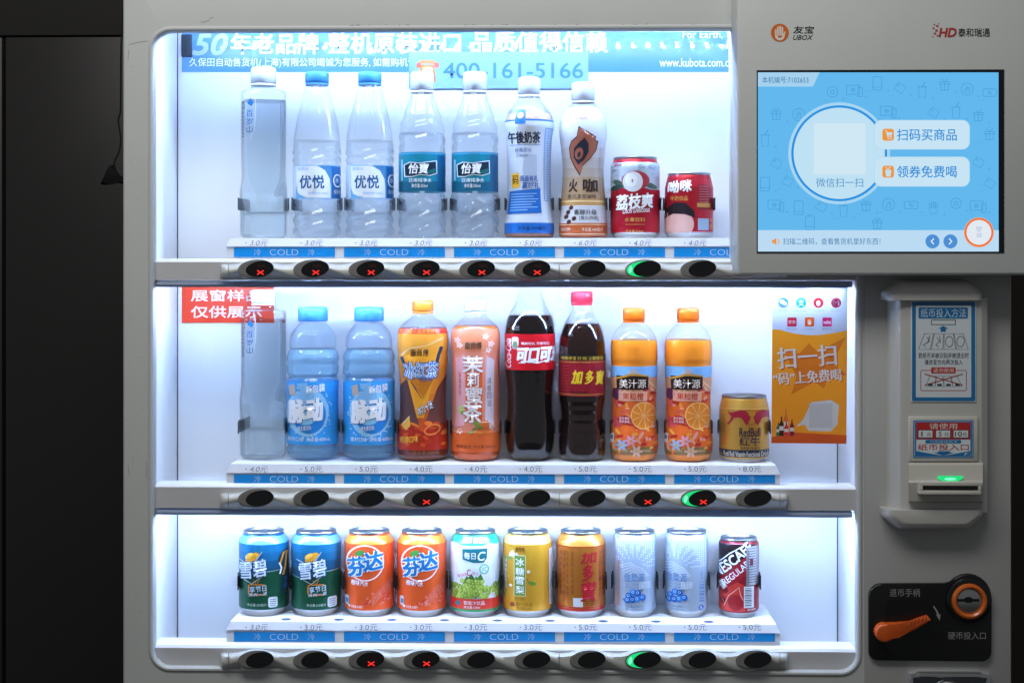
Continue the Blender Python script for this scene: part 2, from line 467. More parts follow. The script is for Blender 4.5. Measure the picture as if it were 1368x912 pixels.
for R in ROWS:
    b0, b1, b2, b3 = R['bar']
    bm = bmesh.new()
    x0, x1 = at(205.5, 0, 0).x, at(1142.5, 0, 0).x
    z0, z1, z2 = at(600, b0, .0).z, at(600, b1, -.004).z, at(600, b2, -.004).z
    prof = [(.034, z0 - .0005), (.004, z0 - .0002), (-.001, z0 - .0012), (-.0045, z1), (-.0045, z2), (.0, z2 - .0004), (.034, z2)]
    A = [bm.verts.new((x0, y, z)) for y, z in prof]; B = [bm.verts.new((x1, y, z)) for y, z in prof]
    for i in range(len(prof)):
        j = (i + 1) % len(prof); f = bm.faces.new((A[i], A[j], B[j], B[i])); f.material_index = 1 if i in (0, 1, 2) else 0
    bm.faces.new(A); bm.faces.new(B)
    shelf = obj('shelf', bm, [BAR, TRAYM], VM, sharp=20)
    if b3 - b2 > 3:
        bm = bmesh.new(); xa, xb = at(210, 0, 0).x, at(1138, 0, 0).x
        za, zb_ = at(600, b2 + 1, 0).z, at(600, b3, 0).z
        prof = [(-.001, za), (-.0035, za - .002), (-.004, zb_ + .003), (-.0015, zb_), (.012, zb_ + .0005), (.012, za)]
        A = [bm.verts.new((xa, y, z)) for y, z in prof]; B = [bm.verts.new((xb, y, z)) for y, z in prof]
        for i in range(len(prof)):
            j = (i + 1) % len(prof); bm.faces.new((A[i], A[j], B[j], B[i]))
        bm.faces.new(A); bm.faces.new(B)
        obj('lamp_cover', bm, LIP, shelf, sharp=15)
    # tray
    bm = bmesh.new()
    tz = at(600, R['tray'], TRAYY).z; R['tz'] = tz
    tx0, tx1 = at(302.5, R['tray'], TRAYY).x, at(1042.5, R['tray'], TRAYY).x
    zl0, zl1 = at(600, R['lab'][0] - 1.5, TRAYY).z, at(600, R['lab'][1] + 3, TRAYY).z
    c = .005
    prof = [(.128, zl1), (.128, tz), (TRAYY + .001, tz), (TRAYY - .002, zl0), (TRAYY + .001, zl0 - .0006), (TRAYY + .001, zl1)]
    A = [bm.verts.new((tx0 + (c if i in (1, 2) else 0), y, z)) for i, (y, z) in enumerate(prof)]
    B = [bm.verts.new((tx1 - (c if i in (1, 2) else 0), y, z)) for i, (y, z) in enumerate(prof)]
    for i in range(len(prof)):
        j = (i + 1) % len(prof); bm.faces.new((A[i], A[j], B[j], B[i]))
    bm.faces.new(A); bm.faces.new(B)
    tray = obj('tray', bm, TRAYM, VM, sharp=10); R['obj'] = tray
    # holes in the tray top: dark discs let into the surface
    for i in range(9 if R is ROWS[2] else 0):
        bm = bmesh.new(); X = at(347 + 70.4 * i + 36, R['tray'], .03).x
        r = bmesh.ops.create_circle(bm, cap_ends=True, segments=20, radius=.0068)
        for v in r['verts']: v.co = Vector((X + v.co.x, .026 + v.co.y * .9, tz + .0004))
        obj('tray_hole', bm, M('#3f4c66', .6), tray)
    # cold labels
    for k in range(5):
        xa = 312.5 + 147 * k; xb = xa + 135
        if R is ROWS[0]: pass
        A_ = Art(); y0, y1 = R['lab']
        A_.rect(xa - 1, y0 - .8, xb + 1, y1 + .8, '#d9e2ee'); A_.rect(xa, y0, xb, y1, M('#0f92e2', .3))
        ym = (y0 + y1) / 2
        wht = M('#c9dcf2', .4)
        A_.text('COLD', xa + 48, ym - 4, xa + 86, ym + 4, wht, -.012)
        for s_ in (27, 99): A_.text('冷', xa + s_, ym - 4.3, xa + s_ + 9, ym + 4.3, wht, -.008)
        A_.build('cold_label', flat(TRAYY), tray)
    # price labels on the sloping strip
    ink = M('#3c4a63', .5)
    def slope(px, py, off, R=R, zl0=zl0, tz=tz):
        p = at(px, py, TRAYY); t = (tz - p.z) / (tz - zl0); return Vector((p.x, TRAYY + .001 - .003 * t - .0004 - off, p.z))
    for i, s_ in enumerate(R['price']):
        if not s_: continue
        xm = 346 + 73.2 * i; A_ = Art(); y = R['ps']
        A_.text(s_, xm - 12, y + 1.2, xm + 12, y + 9, ink, -.012, .25 if R is ROWS[0] or i == 0 else 0)
        A_.ell(xm - 17, y + 5, .8, .8, ink, n=8)
        A_.build('price_label', slope, tray)
    # button strip
    bm = bmesh.new(); hx0, hx1 = 294, 1053; h0, h1 = R['hs']; pm = R['pod'][0]
    rows = []; px = hx0
    xs = [hx0, hx0 + .6, hx0 + 2, hx0 + 5] + [hx0 + 8 + 3 * i for i in range(int((hx1 - hx0 - 16) / 3) + 1)] + [hx1 - 5, hx1 - 2, hx1 - .6, hx1]
    for px in xs:
        ph = ((px - BX[0] + 4 + 37) % 73.9) - 37       # offset from nearest button
        endf = min(1, max(0, min(px - hx0, hx1 - px)) / 6); endf = math.sqrt(1 - (1 - endf) ** 2)
        top = h0 + 5.5 * (1 - math.cos(ph / 37 * PI)) / 2 + (1 - endf) * 4
        bot = h1 - (1 - endf) * 3
        q = (((px - BX[0] + 4) - 16) % 73.9) / 73.9
        if px < BX[0] - 26 or px > BX[9] + 30: bd = pm + 4 + (px < BX[0]) * (px - BX[0] + 30) * -.25
        elif q < .52: bd = pm + 1 + (bot - 3.5 - pm - 1) * ease(q / .52)
        elif q < .72: bd = bot - 3.5
        else: bd = bot - 3.5 - (bot - 4.5 - pm) * ease((q - .72) / .28)
        fw = -.0045 - .016 * endf
        row = [(-.003, top - .0), (-.006 * endf - .003, top + .6), (fw * .75, top + 2.2), (fw, top + 5.5), (fw - .0008, (top + 5.5 + bd) / 2), (fw - .0006, bd - .8), (fw + .0012, bd + .9),
               (fw * .55, (bd + bot) / 2 + .4), (-.005, bot), (-.003, bot + .2)]
        rows.append([bm.verts.new(at(px, py, y)) for y, py in row])
    for a_, b_ in zip(rows, rows[1:]):
        for i in range(9): bm.faces.new((a_[i], a_[i + 1], b_[i + 1], b_[i]))
    for r_ in (rows[0], rows[-1]): bm.faces.new(r_)
    strip = obj('button_strip', bm, HOUS, shelf, sharp=60)
    for sx in (305, 747, 1042):
        A_ = Art(); A_.rect(sx - .35, h0 + 6, sx + .35, h1 - 4, M('#55585a', .6)); A_.build('strip_joint', flat(-.0226), shelf)
    # buttons
    for i, bx in enumerate(BX):
        A_ = Art(); cx, cy = bx - 5.2, pm; Yb = -.0228
        if R is ROWS[0] and i == 9: continue
        A_.ell(cx, cy, 24, 12.2, EDGE, -5, 48); A_.ell(cx, cy, 23.2, 11.4, M('#8e908e', .25), -5, 48)
        A_.ell(cx, cy + .2, 22, 10.4, GREEN if i in R['grn'] else RINGM, -5, 48)
        if i in R['grn']: A_.ell(cx - 17, cy + 1, 2.2, 5, GREEN2, 12, 20)
        A_.ell(cx + 5.2, cy, 18.6, 10.2, LENS, -10, 48)
        if i in R['red']:
            A_.line([(bx - 3, cy + 2.2), (bx + 5.6, cy + 7.6)], 1.5, XMARK, l=4); A_.line([(bx - 3, cy + 7.6), (bx + 5.6, cy + 2.2)], 1.5, XMARK, l=4.5)
            A_.rect(bx - 3, cy - 6, bx + 8, cy - 2, XDIM)
        ob = A_.build('selection_button', flat(Yb), shelf, eps=.0004)

# ------------------------------------------------------------------ screen housing
YS = -.068
bm = bmesh.new(); a, b = at(984.5, 367.5, YS), at(1420, -60, YS)
box(bm, (a.x, YS, a.z), (b.x, .02, b.z), .004, seg=3)
hou = obj('screen_housing', bm, PANEL, VM)
bm = bmesh.new(); pbox(bm, 1011, 93, 1341.5, 338, YS - .0008, YS + .001); obj('screen_bezel', bm, M('#0a0e16', .3), hou)
A = Art(); E = lambda h: M(h, .2, emit=.92)
YSc = YS - .0012
A.rect(1012.5, 97, 1334, 336, E('#63bdf5'))
ln = E('#45a0de')
random.seed(3)
def icon(kind, x, y):
    if kind == 0:
        A.frame(x - 5, y - 1, x + 5, y + 7, .8, ln, l=1); A.frame(x - 6.5, y - 4, x + 6.5, y - 1, .8, ln, l=1); A.line([(x, y - 4), (x, y + 7)], .7, ln, l=2); A.line([(x - 4, y - 8), (x, y - 4), (x + 4, y - 8)], .8, ln, l=1)
    elif kind == 1:
        A.frame(x - 9, y - 5, x + 9, y + 5, .8, ln, 2, l=1); A.text('%', x - 3, y - 2.5, x + 3, y + 2.5, ln, l=2)
    elif kind == 2:
        A.ring(x, y, 7, 7, .8, ln, l=1); A.ring(x, y, 2.6, 2.6, .8, ln, l=1, n=16)
    elif kind == 3:
        A.frame(x - 6, y - 9, x + 6, y + 9, .8, ln, 1.5, l=1); A.line([(x - 6, y + 5), (x + 6, y + 5)], .7, ln, l=2)
    elif kind == 4:
        A.line([(x - 5, y - 6), (x - 4, y + 9), (x + 4, y + 9), (x + 5, y - 6)], .8, ln, True, l=1); A.line([(x - 6.5, y - 6), (x + 6.5, y - 6)], 1, ln, l=2); A.line([(x, y - 6), (x + 4, y - 13)], 1, ln, l=3)
    elif kind == 5:
        A.ring(x, y, 8, 8, .8, ln, l=1); A.line([(x - 3, y - 1), (x - 3, y + 4), (x + 3, y + 4), (x + 3, y - 3)], .8, ln, l=2)
        for k in (-1, 1): A.line([(x + k, y - 4), (x + k, y + 1)], .8, ln, l=2)
    elif kind == 6:
        A.line([(x - 6, y), (x - 4, y + 8), (x + 4, y + 8), (x + 6, y)], .8, ln, True, l=1)
        for k in (-4.5, -1.5, 1.5, 4.5): A.frame(x + k - 1.2, y - 8 + abs(k) * .6, x + k + 1.2, y, .6, ln, l=1)
    elif kind == 7:
        A.frame(x - 11, y - 6, x + 6, y + 6, .8, ln, l=1); A.frame(x + 4, y - 3, x + 10, y + 9, .8, ln, l=2); A.text('券', x - 6, y - 3, x + 1, y + 3.5, ln, l=2)
    elif kind == 8:
        A.line([(x - 8, y + 2), (x - 2, y - 7), (x + 8, y - 1), (x + 3, y + 8)], .8, ln, True, l=1); A.ring(x - 2, y - 3, 1.2, 1.2, .6, ln, l=1, n=10)
k = 0
for r_ in range(7):
    for c_ in range(11):
        x = 1022 + c_ * 30 + (r_ % 2) * 15; y = 122 + r_ * 31 + random.uniform(-5, 5) - (c_ % 3) * 3
        k += 1
        if x > 1322 or y > 302 or y < 108 or (x < 1090 and y < 124): continue
        if math.hypot(x - 1121, y - 205) < 74 or (1160 < x < 1302 and 152 < y < 258): continue
        if math.hypot(x - 1307, y - 311) < 32: continue
        icon((k * 5 + r_ * 3) % 9, x, y)
        if x < 1314: A.text('+', x + 13, y + 8, x + 16, y + 11, ln, l=1)
        for q in range(4): A.ell(x - 15 + q * 2.4, y + 11, .45, .45, ln, n=6, l=1)
pale = E('#c4e8fb'); mid = E('#1d93e0'); dk = E('#2f6ea6')
A.poly([(1012.5, 97), (1095, 97), (1086, 116), (1012.5, 116)], E('#a9d8f7'), l=3)
A.text('本机编号:7102653', 1018, 102.5, 1080, 111.5, dk, l=4)
A.ell(1121, 205, 68, 68, E('#a9dcf9'), n=64, l=3); A.ell(1121, 205, 64.5, 64.5, pale, n=64, l=4)
A.ring(1121, 205, 62.5, 62.5, 3.2, E('#1d96e8'), n=72, l=5)
A.rect(1087, 165, 1156, 233, E('#d6effc'), l=6)
A.text('微信扫一扫', 1090, 238, 1153, 250, E('#3f8fca'), l=6)
for y0, y1, t in ((160.5, 200, '扫码买商品'), (209.5, 249.5, '领券免费喝')):
    A.rect(1167.5, y0, 1295.5, y1, E('#b9e3fa'), 10, l=6); A.rect(1168.5, y0 + .8, 1294.5, y1 - .8, E('#cdebfc'), 9.5, l=7)
    ym = (y0 + y1) / 2
    A.rect(1178.5, ym - 8, 1194, ym + 8, E('#f59a34'), 3.5, l=8)
    A.text(t, 1198, ym - 8, 1278, ym + 8, mid, .012, l=8)
A.line([(1182, 175), (1184, 175), (1185.5, 183), (1191, 183)], 1.1, pale, l=9); A.poly([(1184.5, 177), (1192, 177), (1190.5, 181.5), (1185.5, 181.5)], pale, l=10)
A.ell(1186.5, 185.4, 1, 1, pale, n=8, l=9); A.ell(1190, 185.4, 1, 1, pale, n=8, l=9)
A.poly([(1182.5, 227), (1190.5, 227), (1189.5, 236), (1183.5, 236)], pale, l=9); A.line([(1183, 223.5), (1186, 226.5), (1189.5, 222.5)], 1.2, pale, l=10)
A.rect(1012.5, 307.5, 1334, 336, E('#c0e2fb'), l=6)
A.text('扫描二维码，查看售货机里好东西！', 1046, 318, 1176, 327, E('#3576ae'), l=7)
og = E('#f59a34')
A.poly([(1031, 320.5), (1033.5, 320.5), (1037, 317.5), (1037, 327.5), (1033.5, 324.5), (1031, 324.5)], og, l=7); A.ring(1037, 322.5, 3.5, 3.8, 1.1, og, a0=-60, a1=60, n=10, l=8)
for x, d_ in ((1245.5, -1), (1269.5, 1)):
    A.ell(x, 322.5, 9.4, 9.4, E('#4a93dc'), l=7); A.line([(x - 1.8 * d_, 318.8), (x + 1.8 * d_, 322.5), (x - 1.8 * d_, 326.2)], 1.5, E('#ffffff'), l=8)
A.ell(1307.5, 310.5, 20, 20, E('#f4b08a'), l=7); A.ell(1307.5, 310.5, 19.2, 19.2, E('#f7772c'), l=8); A.ell(1307.5, 310.5, 16.6, 16.6, E('#e9f1fb'), l=9)
for k_, t in enumerate(('品', '鲜')): A.text(t, 1304, 303 + k_ * 8, 1311, 309.5 + k_ * 8, E('#8fa6c4'), -.01, rot=180, l=10)
A.build('screen', flat(YSc), hou, eps=.00012)
# logos above the screen
A = Art(); Or = '#c8641f'
A.ell(1041.8, 44, 12, 12, Or); wh = '#d9cfc4'
A.ell(1041.8, 47.5, 6.6, 6.8, wh, a0=0, a1=180, n=20)
for x, t in ((1036.4, 39.5), (1039.3, 36), (1042.3, 34.8), (1045.2, 36.6)): A.rect(x - 1.15, t, x + 1.15, 47.6, wh, 1.0, l=1)
A.poly([(1045.5, 47.6), (1048.6, 42), (1049.6, 43), (1047.8, 49)], wh, l=2); A.ell(1041.6, 48, 3, 2.6, Or, a0=0, a1=180, n=12, l=3)
A.text('友宝', 1059.5, 35, 1087.5, 45, '#26272a', .02, .12); A.text('UBOX', 1059.5, 47, 1086, 53.5, '#26272a', .015, .3)
A.build('operator_logo', flat(YS - .0004), hou)
A = Art(); rd = '#a62c2b'
A.text('HD', 1254, 37.5, 1278, 49.8, rd, .07, .2)
for x, y, s_ in ((1248, 33, 2), (1252, 35, 3), (1247, 38, 2.5), (1251, 41, 3.2), (1249, 45, 3), (1252.5, 48, 2.4), (1246, 49, 1.6), (1254, 32, 1.4)): A.rect(x - s_ / 2, y - s_ / 2.6, x + s_ / 2, y + s_ / 2.6, rd)
A.text('泰和瑞通', 1280, 38, 1322.5, 49.5, '#2b2a2a', .012)
A.build('supplier_logo', flat(YS - .0004), hou)

# ------------------------------------------------------------------ right hand panel: note acceptor
bm = bmesh.new(); pbox(bm, 1155, 300, 1350, 1000, YF - .0015, YF + .004, .001)
obj('side_panel_plate', bm, PANEL2, VM)
YP = YF - .0015
def bx(name, parent, mat, *boxes, bev=.0015):
    bm = bmesh.new()
    for x0, y0, x1, y1, yf, yb in boxes: pbox(bm, x0, y0, x1, y1, yf, yb, bev)
    return obj(name, bm, mat, parent)
YB = YP - .022
acc = None
bm = bmesh.new()
a, b = at(1184, 706, YP), at(1316, 375, YP); sl = at(1216, 400, YB).x; sr = at(1307, 400, YB).x
P = [(a.x, YP), (sl - .012, YB + .002), (sl - .006, YB), (sr + .004, YB), (b.x - .002, YB + .005), (b.x, YP)]
zt_, zb2 = at(1200, 398, YB).z, at(1200, 684, YB).z
A_ = [bm.verts.new((x, y, zt_)) for x, y in P]; B_ = [bm.verts.new((x, y, zb2)) for x, y in P]
for i in range(len(P)): bm.faces.new((A_[i], A_[(i + 1) % len(P)], B_[(i + 1) % len(P)], B_[i]))
bm.faces.new(A_); bm.faces.new(B_)
acc = obj('note_acceptor', bm, PLAST, VM, sharp=25)
GLOSSY = M('#c2c0ba', .22, coat=.4, name='glossy_plastic')
for nm, pts_ in (('hood', [(1183.5, 401), (1183.5, 393), (1187, 386), (1203, 374.5), (1207, 373), (1294, 373), (1299, 374.5), (1314, 386), (1317.5, 393), (1317.5, 401)]),
                 ('foot_moulding', [(1182, 681), (1318, 681), (1318, 690), (1316, 693), (1301, 707.5), (1296, 709.5), (1205, 709.5), (1200, 707.5), (1184, 694), (1182, 690)])):
    bm = bmesh.new(); YC = YB - .008; q = [at(x, y, YC) for x, y in pts_]
    n = len(q); cz = sum(p.z for p in q) / n; top = nm == 'hood'; zf = at(1200, 401 if top else 681, YC).z
    rings = [(.011, YC), (.008, YC + .0012), (.0045, YC + .005), (.002, YC + .011), (.0006, YC + .018), (0, YP)]
    xc = (q[0].x + q[-1].x) / 2 if top else (q[0].x + q[1].x) / 2
    hx = abs(q[0].x - xc); hz = max(abs(p.z - zf) for p in q); V = []
    for ins, yy in rings: V.append([bm.verts.new((xc + (p.x - xc) * (1 - ins / hx), yy, zf + (p.z - zf) * (1 - ins * 1.0 / hz))) for p in q])
    bm.faces.new(V[0])
    for r0, r1 in zip(V, V[1:]):
        for i in range(n): bm.faces.new((r0[i], r0[(i + 1) % n], r1[(i + 1) % n], r1[i]))
    bm.faces.new(V[-1])
    obj(nm, bm, GLOSSY, acc, sharp=40)
bx('instruction_plate', acc, M('#c9ced0', .3), (1217, 401.5, 1304.5, 537, YB - .0012, YB + .001), bev=.0006)
A = Art(); bl = M('#1a6ba3', .3); ink = '#2a3038'; wt = '#c9d2d6'
A.rect(1218.5, 403, 1302.8, 535.5, bl, 2); A.rect(1223.5, 408, 1297.5, 530.5, wt, 1.5)
A.rect(1227, 410.5, 1293, 425.5, bl, 2); A.text('纸币投入方法', 1230, 412, 1290.5, 424, '#bcd6e4', .008)
A.frame(1244.3, 427.3, 1276.3, 433.5, .9, ink)
A.poly([(1260, 435), (1267, 439), (1263.5, 439), (1263.5, 443), (1256.5, 443), (1256.5, 439), (1253, 439)], bl)
for i in range(4):
    x = 1230 + i * 16; t0, t1 = 1235 + i * 13.2, 1235 + i * 13.2 + 12
    b0, b1 = 1227 + i * 17, 1227 + i * 17 + 15.5
    A.line([(t0, 445.5), (t1, 445.5), (b1, 466.5), (b0, 466.5)], .7, ink, True, l=2)
    if i > 1: A.ring((t0 + t1 + b0 + b1) / 4, 456, 5, 7, .7, ink, rot=-8 + i * 4, n=20, l=3)
    else: A.line([(t0 + 3, 450), (t0 + 7, 455), (b0 + 6, 461), (b0 + 10, 463)], .7, ink, l=3); A.line([(t0 + 7, 448), (b0 + 12, 458)], .7, ink, l=4)
A.text('若纸币未被识别并被退出时', 1226.8, 471, 1294, 478.3, ink, .01); A.text('请改变方向再次投入', 1235, 480, 1286, 487, ink, .01)
rd = '#b02a2a'
A.frame(1230, 494.5, 1291, 521.5, .9, rd, 2, l=2); A.rect(1244, 490.5, 1276.5, 498.7, rd, 1, l=3); A.text('请勿使用', 1246.5, 491.5, 1274, 497.8, '#d8cfc8', l=4)
for i in range(4): A.line([(1242 + i * 9.5, 502), (1250 + i * 9.5, 502), (1249 + i * 12, 516), (1237 + i * 12, 516)], .6, ink, True, l=2); A.rect(1240 + i * 12, 512.5, 1246 + i * 12, 515, ink, l=3)
A.line([(1235, 499), (1286, 514)], .9, rd, l=5); A.line([(1235, 514), (1286, 499)], .9, rd, l=6)
A.build('instruction_sticker', flat(YB - .0014), acc)
bz = bx('acceptor_bezel', VM, M('#bdbab2', .35), (1214, 556.5, 1307, 616.5, YB - .004, YB + .001), bev=.002)
A = Art()
A.rect(1220, 561, 1300.5, 611.5, bl, 1.5); A.rect(1221.5, 562.5, 1299, 610, '#cdd6da', 1); A.rect(1222, 563, 1298.5, 609.5, bl)
A.rect(1224, 564, 1296.2, 586.3, '#b3262a'); A.text('请使用', 1241.5, 565, 1278.5, 573, '#ddd2cc', .005)
for x0, x1, t in ((1226.5, 1246, '1'), (1250, 1269.5, '5'), (1273.3, 1293.6, '10')):
    A.rect(x0, 574, x1, 584.3, '#d3d8d8'); A.frame(x0, 574, x1, 584.3, .8, ink)
    wd = {'1': 1.7, '5': 3.6, '10': 7.5}[t]; A.text(t, x0 + 4 - (len(t) - 1) * 1.8, 576, x0 + 4 + wd, 582.5, ink, .03); A.text('元', x1 - 8, 577.2, x1 - 2, 582.6, ink)
A.poly([(1224, 587), (1296.2, 587), (1296.2, 602), (1260, 608.5), (1224, 602)], '#cdd6da', l=3)
A.rect(1236, 587.3, 1284, 592, bl, 2, l=4); A.text('只能使用纸币', 1242, 588, 1279, 591.5, '#a5c6d8', l=5)
A.text('纸币投入口', 1226, 592.8, 1294, 601.2, rd, .03, l=4)
A.poly([(1253, 602.2), (1269, 602.2), (1269, 604), (1274, 604), (1260, 608.2), (1247, 604), (1253, 604)], bl, l=5)
A.text('F', 1288, 604.5, 1292.5, 609, '#d3dde2', .04, .2, l=5); A.ring(1295, 606.7, 2, 2, .5, '#7fb0d2', n=14, l=5)
A.build('payment_sticker', flat(YB - .0042), bz)
# slot unit
bm = bmesh.new()
def pp(px, py, Y): return at(px, py, Y)
sec = [(617.5, YB - .004), (621, YB - .007), (641, YB - .012), (644.5, YB - .015), (669, YB - .011), (671, YB)]
A_ = [bm.verts.new(pp(1214, py, y)) for py, y in sec] + [bm.verts.new(pp(1214, 671, YB)), bm.verts.new(pp(1214, 617.5, YB))]
B_ = [bm.verts.new(pp(1313, py, y)) for py, y in sec] + [bm.verts.new(pp(1313, 671, YB)), bm.verts.new(pp(1313, 617.5, YB))]
for i in range(len(A_)): 
    j = (i + 1) % len(A_); bm.faces.new((A_[i], A_[j], B_[j], B_[i]))
bm.faces.new(A_); bm.faces.new(B_)
bmesh.ops.remove_doubles(bm, verts=bm.verts[:], dist=1e-6)
su = obj('note_slot', bm, M('#b7b4ab', .3, coat=.2), VM, sharp=15)
bm = bmesh.new()
yf = YB - .023
for x0, y0, x1, y1 in ((1228, 643.5, 1312.5, 648.5), (1228, 655.5, 1311, 660), (1228, 648.5, 1233, 655.5), (1307.5, 648.5, 1311, 655.5)):
    pbox(bm, x0, y0, x1, y1, yf, YB - .01, .0006)
obj('slot_lips', bm, M('#c3c0b6', .3), su)
bx('slot_opening', su, BLACK, (1233.2, 648.8, 1307.3, 655.2, yf + .007, YB - .01), bev=0)
A = Art(); A.ell(1269.5, 637.5, 17, 5.2, GREEN, a0=0, a1=180, n=20); A.rect(1252.5, 635.5, 1286.5, 637.6, GREEN, l=0); A.ell(1269.5, 639.3, 8, 1.6, GREEN2, n=16)
A.build('slot_lamp', flat(YB - .0135), su)
# coin panel
bm = bmesh.new()
def pt2(px, py): q = at(px, py, YP - .006); return (q.x, q.z)
out = []
for cx, cy, r, a0, a1 in ((1311, 869.5, 13.5, 90, 0), (1293.8, 797.5, 31, 0, -140)):
    for i in range(13):
        a_ = math.radians(a0 + (a1 - a0) * i / 12); out.append((cx + r * math.cos(a_), cy + r * math.sin(a_)))
out += [(1262, 779)]
for cx, cy, r, a0, a1 in ((1178, 796.5, 17, -90, -180), (1172, 870.5, 11, -180, -270)):
    for i in range(9):
        a_ = math.radians(a0 + (a1 - a0) * i / 8); out.append((cx + r * math.cos(a_), cy + r * math.sin(a_)))
prism(bm, [pt2(*p) for p in out], YP - .006, YP + .001, bevel=.0018)
cp = obj('coin_panel', bm, M('#0b0b0c', .35, bump=.05, bscale=1500, name='black_coin_panel'), VM)
A = Art(); gr = '#8d8d8b'
A.text('退币手柄', 1188.5, 786, 1229, 796.5, gr); A.text('硬币投入口', 1266.5, 843.5, 1317, 853.5, gr)
A.line([(1247, 809), (1251, 815), (1253.5, 821)], [1.6, 2.2, 2.8], gr); A.poly([(1250.5, 820.5), (1256.5, 820), (1255.4, 828.5)], gr)
for x in (1259, 1305): A.frame(x, 864, x + 7, 868, .5, '#1d1d1e')
A.build('panel_lettering', flat(YP - .0064), cp)
bm = bmesh.new(); rl = []
for i in range(30):
    a_ = math.radians(200 + 320 * i / 29 - 40)
pts = [(1190 + 24 * math.cos(math.radians(t)), 838 + 36 * math.sin(math.radians(t))) for t in range(0, 360, 20)]
prism(bm, [pt2(x, y) for x, y in [(1188, 800), (1236, 800), (1247, 812), (1247, 868), (1240, 875), (1194, 875), (1183, 862), (1183, 812)]], YP - .0066, YP - .004)
obj('lever_recess', bm, M('#050506', .3), cp)
bm = bmesh.new()
lev = [(1182.6 + 12.5 * math.cos(math.radians(t)), 845.6 + 12.5 * math.sin(math.radians(t))) for t in range(60, 291, 15)]
lev += [(1200, 833.2), (1218, 831.8), (1232, 826.5), (1241, 823.8), (1244.5, 828), (1241, 831), (1222, 842), (1209, 846.5), (1200, 848), (1193.5, 852.5)]
def pt3(px, py): q = at(px, py, YP - .02); return (q.x, q.z)
prism(bm, [pt3(*p) for p in lev[::-1]], YP - .02, YP - .0066, bevel=.003)
lv = obj('return_lever', bm, M('#c8541a', .4, bump=.03, bscale=900, name='orange_plastic'), VM, sharp=40)
bm = bmesh.new()
for i in range(5):
    q = at(1219 + i * 5, 832.5 - i * 1.7, YP - .0205); tube(bm, [q + Vector((-.0005, 0, .0035)), q + Vector((-.003, 0, -.002))], .0005, 6)
for i in range(10):
    q = at(1189 + i * 3, 841 + (i * 7 % 3) * 1.8, YP - .0202); r_ = bmesh.ops.create_icosphere(bm, subdivisions=1, radius=.0005)
    for v in r_['verts']: v.co += q
obj('lever_ridges', bm, M('#a8451a', .45), lv)
def disc_ring(name, cx, cy, prof, mats, parent, Y0, n=48):
    """prof: (radius px, dy, mat index)"""
    bm = bmesh.new(); k_ = 1 / F * (Y0 - CAMY); c_ = at(cx, cy, Y0); R_ = []
    for r_, dy, mi in prof: R_.append([bm.verts.new((c_.x + r_ * k_ * math.cos(t * 2 * PI / n), Y0 + dy, c_.z + r_ * k_ * math.sin(t * 2 * PI / n))) for t in range(n)])
    for i in range(len(R_) - 1):
        for t in range(n):
            f = bm.faces.new((R_[i][t], R_[i][(t + 1) % n], R_[i + 1][(t + 1) % n], R_[i + 1][t])); f.material_index = prof[i][2]
    f = bm.faces.new(R_[-1]); f.material_index = prof[-1][2]
    return obj(name, bm, mats, parent, sharp=40)
disc_ring('slot_collar', 1293.8, 801.5, [(30.5, .004, 0), (30, -.003, 0), (28.5, -.004, 0), (24, -.004, 0), (23.5, -.001, 0)], [M('#08080a', .25, coat=.3)], cp, YP - .006)
cs = disc_ring('coin_slot', 1293.8, 801.5, [(23.6, .002, 0), (23.2, -.006, 0), (22, -.0078, 0), (19.5, -.0085, 0), (17.2, -.0068, 0), (16.4, -.003, 0)], [M('#c8611a', .35, coat=.3)], VM, YP - .006)
disc_ring('slot_disc', 1293.8, 801.5, [(16.5, .0, 0), (16, -.0045, 0), (14.5, -.0052, 0)], [M('#b9bab8', .3, metal=1, bump=.03, bscale=300)], cs, YP - .006)
A = Art(); A.poly([(1279, 799.5), (1288, 799.5), (1291, 797), (1297, 797), (1300, 799.5), (1308.6, 799.5), (1308.6, 803.2), (1300, 803.2), (1296.5, 804.6), (1291, 804.6), (1288, 803.2), (1279, 803.2)], '#060606')
A.build('coin_opening', flat(YP - .0115), cs)
# chrome coin return tray frame at the bottom edge
bm = bmesh.new(); x0, z1_ = zx(1212, 895, YP); x1, z0_ = zx(1322, 985, YP)
lp = rrect_loop(x0, z0_, x1, z1_, .008, 6)
lp = [(x + (.007 if z > z1_ - .004 and x < x0 + .02 else -.007 if z > z1_ - .004 and x > x1 - .02 else 0), z, a_, b_) for x, z, a_, b_ in lp]
sweep_loop(bm, lp, [(0, YP + .001), (0, YP - .006), (-.002, YP - .009), (-.005, YP - .009), (-.007, YP - .006), (-.007, YP + .001)])
ct = obj('coin_return', bm, CHROME, VM)
bm = bmesh.new(); prism(bm, [(p[0] - p[2] * .006, p[1] - p[3] * .006) for p in lp], YP - .003, YP - .0005)
obj('return_door', bm, M('#6d7076', .2, metal=.9), ct)
bm = bmesh.new(); q = at(1267, 932, YP - .006)
r_ = bmesh.ops.create_uvsphere(bm, u_segments=24, v_segments=12, radius=.022)
for v in r_['verts']: v.co = Vector((q.x + v.co.x, q.y + v.co.y * .4, q.z + v.co.z))
obj('return_knob', bm, CHROME, ct)

